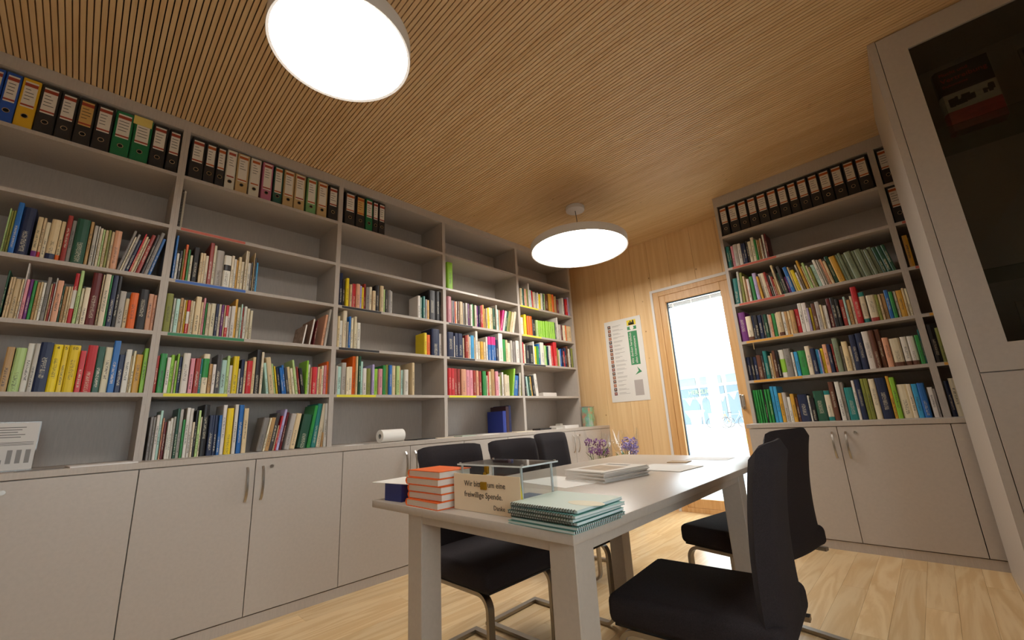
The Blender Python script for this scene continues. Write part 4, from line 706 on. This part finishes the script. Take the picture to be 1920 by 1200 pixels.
# spiral notebooks
NBM = [mat('notebook_cover', 'c9d8cc', .35), mat('notebook_teal', '5f9a92', .4)]
for k in range(6):
    b = tag(empty('spiral_notebook', (-.835+.004*((k*5) % 3), .800+.003*((k*7) % 3), TZ+.0082*k), R(-2.5+1.1*((k*3) % 4) if k > 1 else -1)), f'pale green spiral notebook, {["bottom", "second from bottom", "third from bottom", "third from top", "second from top", "topmost"][k]} of the stack on the table corner', 'notebook', 'stack of spiral notebooks')
    W_, D_ = .212, .205
    bx('cover', NBM[0] if k == 5 else NBM[1], b, 0, .006, .0066, W_, D_, .0076)
    bx('page_block', mat('notebook_pages', 'd6dedb', .8), b, .001, .008, .0012, W_-.001, D_-.001, .0066)
    bx('back_cover', NBM[1], b, 0, .006, .0004, W_, D_, .0012)
    mb = MB(); n = 26
    for j in range(n):
        xx = .008 + (W_-.016)*j/(n-1)
        if k > 1: mb.tube([(xx, .006+.0045*math.cos(a), .0042+.0040*math.sin(a)) for a in [2*math.pi*q_/7 for q_ in range(8)]], .0013, 4)
        else: mb.tube([(W_-.004+.0045*math.cos(a), .012+(D_-.02)*j/(n-1), .0042+.0040*math.sin(a)) for a in [2*math.pi*q_/7 for q_ in range(8)]], .0013, 4)
    mb.build('spiral_binding', mat('spiral_wire', '6e6a62', .35, .8), b)
    if k == 5:
        MB().lathe([(.0, .0), (.032, .0)], 24, caps=False) if False else None
        e = MB().cyl((.12, .11, .0077), .034, .0003, 28).build('cover_emblem', mat('emblem_cream', 'd8cfae', .4), b); e.scale = (1.5, .8, 1)
# stack of magazines
for k in range(9):
    m_ = tag(empty('magazine', (-1.185+.003*((k*5) % 4), 1.495+.004*((k*3) % 3), TZ+.0044*k), R(-8+1.2*((k*5) % 3))), f'white magazine, {ordinal(k+1)} from bottom of the stack in the table centre', 'magazine', 'stack of magazines')
    bx('page_block', mat('magazine_pages', 'cfc7be', .8), m_, 0, 0, 0, .21, .297, .0036)
    bx('cover', mat('magazine_cover', 'e0dbd2', .35), m_, 0, 0, .0036, .21, .297, .0042)
    if k == 8:
        bx('cover_photo', mat('cover_photo', 'a8937a', .35, noise=.3, scale=(18, 18, 18)), m_, .03, .05, .0042, .18, .20, .00435)
        bx('masthead', mat('masthead_dark', '55534f', .4), m_, .03, .235, .0042, .15, .262, .00435)
# loose papers
for nm, lab, loc, rz, w, d, hx, th in (('paper_sheet', 'white open folder lying beyond the magazine stack', (-1.10, 1.885, TZ), -3, .255, .23, 'e0dcd4', .003), ('leaflet', 'tan folded leaflet beyond the white folder on the table', (-1.06, 2.20, TZ), 6, .10, .09, 'a8854e', .003),
                                   ('paper_sheet', 'white sheet near the far right corner of the table', (-1.03, 2.37, TZ), 2, .21, .15, 'dcdad6', .001), ('paper_sheet', 'white printed sheet between donation box and magazine stack', (-1.33, 1.36, TZ), -10, .297, .21, 'e0ddd6', .001),
                                   ('leaflet', 'blue-grey leaflet pile behind the orange books', (-1.36, .975, TZ), 6, .21, .15, '8a9aa6', .012), ('leaflet', 'orange leaflet on the blue-grey pile behind the orange books', (-1.26, 1.03, TZ+.0125), 6, .10, .09, 'd9692a', .002),
                                   ('paper_sheet', 'dark navy leaflet behind the donation box', (-1.10, 1.07, TZ), -3, .21, .10, '3a4660', .002)):
    o = tag(bx(nm, mat('sheet_'+hx, hx, .6), None, 0, 0, 0, w, d, th), lab, 'paper'); o.location = loc; o.rotation_euler = (0, 0, R(rz))

# ------------------------------------------------------------------ things on worktops and shelves
pr_ = tag(empty('paper_roll', (-2.995, 1.60, .9)), 'white kitchen paper roll lying on the worktop', 'paper roll')
MB().lathe([(.018, 0), (.047, 0), (.047, .20), (.018, .20), (.018, 0)], 32, caps=False).build('roll', mat('tissue', 'e8e4dc', .9, bump=.3, scale=(60, 60, 60)), pr_, smooth=True).matrix_local = Matrix.Translation((0, 0, .047)) @ Matrix.Rotation(R(-90), 4, 'X')
MB().lathe([(.0165, .001), (.0178, .001), (.0178, .199), (.0165, .199), (.0165, .001)], 24, caps=False).build('core', mat('roll_core', '8a8378', .9), pr_).matrix_local = Matrix.Translation((0, 0, .047)) @ Matrix.Rotation(R(-90), 4, 'X')
pr_.rotation_euler = (0, 0, R(6))
def sheets(lab, x, y, w, d, n, hx, rz=0, z=.9, th=.0022, nm='leaflet', cat='leaflet'):
    o = tag(bx(nm, mat('sheet_'+hx, hx, .6), None, 0, 0, 0, w, d, th*n), lab, cat); o.location = (x, y, z); o.rotation_euler = (0, 0, R(rz)); return o
sheets('white magazines lying flat on the worktop in the leftmost bay', -3.10, -.02, .21, .24, 3, 'dcd6d0', 5)
sheets('single grey leaflet beside the acrylic stand on the worktop', -3.02, -.16, .12, .15, 1, '8a8580', -6)
sheets('clear plastic strip lying before the navy books on the worktop', -3.04, .55, .12, .30, 1, 'b8b4ae', 2)
sheets('white leaflet on the worktop left of the paper roll', -3.05, 1.30, .12, .14, 1, 'e2ded8', 4)
sheets('grey leaflet on the worktop just left of the paper roll', -3.08, 1.46, .10, .10, 1, '9a968f', -3)
sheets('black leaflets on the worktop right of the paper roll', -3.08, 1.86, .15, .20, 3, '2c2a2a', 10)
sheets('beige leaflet at the foot of the third upright', -3.05, 2.10, .12, .16, 2, 'cdbfa6', -12)
sheets('mint leaflets on the worktop at the left of the fourth bay', -3.06, 2.34, .12, .16, 3, 'a8b4a4', 0)
sheets('white envelope on the worktop in the fourth bay', -3.05, 2.56, .12, .22, 1, 'e8e4dc', 3)
sheets('cream brochure before the blue folders on the worktop', -3.04, 2.98, .14, .25, 2, 'd8ceb4', -4)
sheets('black case lying on the worktop in the corner bay', -3.10, 3.42, .10, .22, 8, '2e2a28', 8, nm='flat_case', cat='case')
sheets('white magazine pile at the right of the corner bay worktop', -3.16, 3.78, .21, .28, 14, 'd9d4ce', 4, nm='magazine_pile', cat='magazines')
sheets('grey brochures overlapping the black case in the corner bay', -3.06, 3.66, .10, .11, 7, 'c2beb4', -6)
bxs = sheets('small grey box on the magazine pile in the corner bay', -3.12, 3.84, .06, .06, 10, '9a9488', 10, z=.9+.0022*14+.0005, nm='small_box', cat='box')
sheets('white paper pile lying on the fifth shelf of the corner bay', -3.32, 3.66, .20, .24, 18, 'cfc8c0', 0, z=ZL['1']+.0005, nm='paper_pile', cat='papers')
# spiral binder on second shelf of the second bay
sbk = tag(empty('spiral_folder', (XB-.015, .272, ZL['4'])), 'black spiral-bound folder standing alone on the second shelf, second bay', 'folder')
bx('cover', mat('folder_black', '262425', .5), sbk, -.20, 0, 0, 0, .010, .262); bx('page_block', PAGES, sbk, -.198, .0102, .002, -.004, .020, .258)
mb = MB()
for j in range(22): mb.tube([(.003+.006*math.cos(a), .010+.010*math.sin(a), .012+.0108*j) for a in [2*math.pi*q_/7 for q_ in range(8)]], .0009, 4)
mb.build('spiral_binding', STEEL, sbk)
# blue folders standing in the fourth bay
for y0, w, h, hx, lab in ((3.06, .045, .215, '24378f', 'blue file folder with its face showing, worktop of fourth bay'), (3.108, .04, .262, '3a1f26', 'dark maroon folder between the two blue ones, fourth bay'), (3.150, .03, .27, '1d2350', 'navy folder right of the maroon one, fourth bay')):
    o = tag(empty('file_folder', (XB-.06, y0, .9)), lab, 'folder', 'folders on the fourth bay worktop')
    m_ = mat('folder_'+hx, hx, .5)
    MB().prism([(-.24, 0), (-.003, 0), (0, w*.5), (-.003, w), (-.24, w), (-.24, w-.002), (-.005, w-.002), (-.005, .002), (-.24, .002)], 0, h).build('cover', m_, o)
    bx('page_block', PAGES, o, -.235, .0021, .003, -.006, w-.0021, h-.004)
# leaning picture boards in the second bay (fourth shelf)
for y0, w, h, lean, hx, lab in ((1.10, .012, .20, 8, '8a6a56', 'brown patterned picture board leaning on the fourth shelf'), (1.055, .010, .15, 8, '9a8474', 'small tan picture card leaning on the fourth shelf')):
    o = tag(empty('picture_board'), lab, 'picture'); place(o, True, y0, ZL['2']+.0004, lean, w, .03)
    bx('board', mat('board_'+hx, hx, .6, noise=.35, scale=(40, 40, 40)), o, -.22, 0, 0, 0, w, h); bx('board_edge', PAPER, o, .0, 0.001, .002, .0012, w-.001, h-.002)
# acrylic stand with printed sheet at the left edge
st = tag(empty('leaflet_stand', (-3.045, -.36, .9), R(90)), 'clear acrylic stand holding a printed white sheet at the left edge', 'stand')
bx('stand_foot', ACRYL, st, 0, -.05, 0, .235, .03, .003)
bk_ = bx('stand_back', ACRYL, st, 0, .012, .003, .235, .015, .222)
shp = bx('printed_sheet', mat('printed_white', 'cfcac4', .6), st, .004, .0085, .006, .231, .0118, .218)
mb = MB()
for k in range(5): mb.box(.06+.012*(k % 2), .0080, .195-.011*k, .19-.012*(k % 3), .0085, .198-.011*k)
for k in range(3): mb.box(.012, .0080, .128-.006*k, .222, .0085, .130-.006*k)
mb.build('printed_lines', mat('print_grey', '5a5654', .6), shp)
mb = MB()
for k, (hh) in enumerate((.018, .06, .06, .06)): mb.box(.118+.028*k, .0079, .035, .134+.028*k, .0085, .035+hh)
mb.build('printed_figures', mat('print_grey_light', '8a8682', .6), shp)
# holographic gift tin on the corner of the worktop
tin = tag(empty('gift_tin', (-3.02, 4.36, .9), R(20)), 'shiny mint and pink patterned tin on the worktop corner', 'tin')
TM = bpy.data.materials.new('iridescent_tin'); TM.use_nodes = True; nt = TM.node_tree; b_ = nt.nodes['Principled BSDF']; b_.inputs['Metallic'].default_value = .6; b_.inputs['Roughness'].default_value = .25
g_ = nt.nodes.new('ShaderNodeTexCoord'); n_ = nt.nodes.new('ShaderNodeTexNoise'); n_.inputs['Scale'].default_value = 9; nt.links.new(g_.outputs['Object'], n_.inputs['Vector'])
cr_ = nt.nodes.new('ShaderNodeValToRGB'); cr_.color_ramp.elements[0].color = lin('d89a86'); cr_.color_ramp.elements[0].position = .35; cr_.color_ramp.elements[1].color = lin('8fd6b4'); cr_.color_ramp.elements[1].position = .5
e3 = cr_.color_ramp.elements.new(.68); e3.color = lin('c9d8e6'); nt.links.new(n_.outputs[0], cr_.inputs[0]); nt.links.new(cr_.outputs[0], b_.inputs['Base Color'])
MB().prism([(-.05, -.10), (.03, -.11), (.06, -.06), (.06, .06), (.03, .11), (-.05, .10)], 0, .225).build('tin_body', TM, tin, bevel=.004)
MB().prism([(-.053, -.104), (.032, -.114), (.063, -.062), (.063, .062), (.032, .114), (-.053, .104)], .2255, .236).build('tin_lid', mat('tin_silver', 'c4c2bc', .25, .8), tin)
# bookmarks hanging below shelf edges
for c, l, lab in (((YB-.003, -1.04, ZR['2']), 'y', 'tan ribbon hanging below the orange-labelled fourth shelf'),):
    tag(MB().box(c[1], c[0], c[2]-.085, c[1]+.006, c[0]+.0015, c[2]-.024).build('ribbon', mat('ribbon_tan', 'a08456', .7)), lab, 'ribbon')
tag(MB().box(XB+.0015, 3.17, ZL['3']-.075, XB+.003, 3.176, ZL['3']-.022).build('ribbon', mat('ribbon_black', '2a2624', .7)), 'black ribbon hanging below the third shelf of the fourth bay', 'ribbon')

# ------------------------------------------------------------------ poster on the wood wall
po = tag(empty('poster', (-2.79, YF-.001, 1.165)), 'white poster with portrait column and green thank-you band', 'poster')
bx('sheet', mat('poster_white', 'dedbd6', .5), po, 0, -.004, 0, .50, 0, 1.0)
pf = -.0046
rp = random.Random(9)
PC = [mat('portrait_'+h_, h_, .6) for h_ in ('4a4240', '8a5a48', '5d4a44', 'a8705a', '3a3a40', '7a4a52')]
for k in range(18):
    z = .905-.0485*k; p_ = bx('portrait', PC[k % 6], po, .045, pf, z, .085, -.004, z+.040)
    MB().cyl((.065, pf-.0004, z+.022), .010, .0004, 10, 'y').build('face', mat('portrait_skin', 'c79a80', .6), p_)
    MB().box(.11, pf, z+.024, .11+rp.uniform(.08, .16), -.004, z+.028).box(.11, pf, z+.012, .11+rp.uniform(.05, .16), -.004, z+.0155).build('caption', mat('caption_grey', '9a9692', .6), po)
bx('logo_field', mat('logo_yellow', 'e6cf3c', .5), po, .315, pf, .90, .435, -.004, .965)
mb = MB()
for x0, w_, h_ in ((.335, .02, .03), (.352, .025, .045), (.372, .02, .03), (.385, .03, .05), (.33, .09, .012)): mb.prism([(x0, .905), (x0+w_, .905), (x0+w_*.8, .905+h_), (x0+w_*.5, .905+h_*1.2), (x0+w_*.2, .905+h_)], pf-.0003, pf, 'y')
mb.build('logo_skyline', mat('logo_dark', '3a3420', .5), po)
GR = mat('poster_green', '3f8a5c', .5)
bx('logo_band', GR, po, .315, pf, .845, .435, -.004, .885)
MB().cyl((.375, pf-.0004, .868), .026, .0004, 16, 'y').build('logo_dot', PAPER, po)
bx('green_band', GR, po, .315, pf, .42, .435, -.004, .825)
for body, dx in (('Wir danken herzlichst', .030), ('allen Unterstützern', .078)):
    o = link('band_lettering', text_mesh(body, .042, PAPER), None, po); o.location = (.315+dx+.012, pf-.0006, .435); o.rotation_euler = (R(90), R(-90), 0)
MB().prism([(.35, .30), (.44, .33), (.385, .395), (.40, .345)], pf, -.004, 'y').build('leaf_emblem', GR, po)
bx('text_block', mat('text_block_grey', 'b0a8a4', .6), po, .325, pf, .06, .435, -.004, .24)

# ------------------------------------------------------------------ wrapped bouquets in floor vases
CEL = glass('cellophane', (.96, .97, .97), .04, 1.6)
def bouquet(x, y, lab, seed, col):
    rb = random.Random(seed)
    t = tag(empty('wrapped_bouquet', (x, y, 0)), lab, 'bouquet', 'bouquets behind the table')
    MB().lathe([(.055, 0), (.075, .02), (.085, .25), (.065, .40), (.07, .42), (.062, .42), (.06, .40), (.06, .03)], 24).build('vase', mat('vase_grey', 'b5b0a8', .4), t, smooth=True)
    fl = mat('petal_'+col, col, .7); gm = mat('stem_green', '4f6a3a', .7)
    for k in range(7):
        a = rb.uniform(0, 6.28); r0 = .0 if k == 0 else rb.uniform(.05, .10); z = rb.uniform(.64, .76); cx, cy = r0*math.cos(a), r0*math.sin(a)
        mb = MB()
        for q in range(46):
            u = rb.uniform(-1, 1); p = rb.uniform(0, 6.28); s = math.sqrt(1-u*u); rad = rb.uniform(.032, .042)
            c = Vector((cx+rad*s*math.cos(p), cy+rad*s*math.sin(p), z+rad*u)); d1 = Vector((rb.uniform(-1, 1), rb.uniform(-1, 1), rb.uniform(-1, 1))).normalized()*.011; d2 = d1.cross(Vector((s*math.cos(p), s*math.sin(p), u))).normalized()*.009; i = len(mb.v); nn = Vector((s*math.cos(p), s*math.sin(p), u))*.002
            mb.v += [tuple(c-d1), tuple(c+d2+nn), tuple(c+d1), tuple(c-d2+nn), tuple(c-nn*2)]; mb.f += [(i, i+1, i+2, i+3), (i, i+4, i+1), (i+1, i+4, i+2), (i+2, i+4, i+3), (i+3, i+4, i)]
        mb.build('flower_head', fl, t)
        MB().tube([(cx*.2, cy*.2, .10), (cx*.6, cy*.6, .45), (cx, cy, z-.02)], .003, 5).build('stem', gm, t)
    for k in range(6):
        a = rb.uniform(0, 6.28); c = Vector((.09*math.cos(a), .09*math.sin(a), rb.uniform(.56, .66))); d = Vector((.05*math.cos(a), .05*math.sin(a), .05)); s = Vector((-math.sin(a), math.cos(a), 0))*.016
        me = bpy.data.meshes.new('leaf'); me.from_pydata([tuple(c-d), tuple(c+s), tuple(c+d), tuple(c-s), tuple(c+Vector((0, 0, .006)))], [], [(0, 1, 4), (1, 2, 4), (2, 3, 4), (3, 0, 4), (3, 2, 1, 0)]); link('leaf', me, gm, t)
    # crumpled cellophane cone, open at the top
    v, f = [], []; NU, NV = 22, 7
    for j in range(NV):
        tt = j/(NV-1)
        for i in range(NU):
            a = 2*math.pi*i/NU; r = (.065+.075*tt)*(1+rb.uniform(-.13, .13)*(.3+tt)); v.append((r*math.cos(a), r*math.sin(a), .43+.36*tt+rb.uniform(-.03, .05)*tt*(2.0 if j == NV-1 else .4)))
    for j in range(NV-1):
        for i in range(NU): k = (i+1) % NU; f.append((j*NU+i, j*NU+k, (j+1)*NU+k, (j+1)*NU+i))
    mb = MB(); mb.v, mb.f = v, f; mb.build('cellophane_wrap', CEL, t)
bouquet(-2.60, 3.86, 'cellophane-wrapped purple bouquet next to the last base cabinet', 1, '7a4a86')
bouquet(-2.28, 3.90, 'cellophane-wrapped lilac bouquet in front of the wood wall', 2, '9080b4')
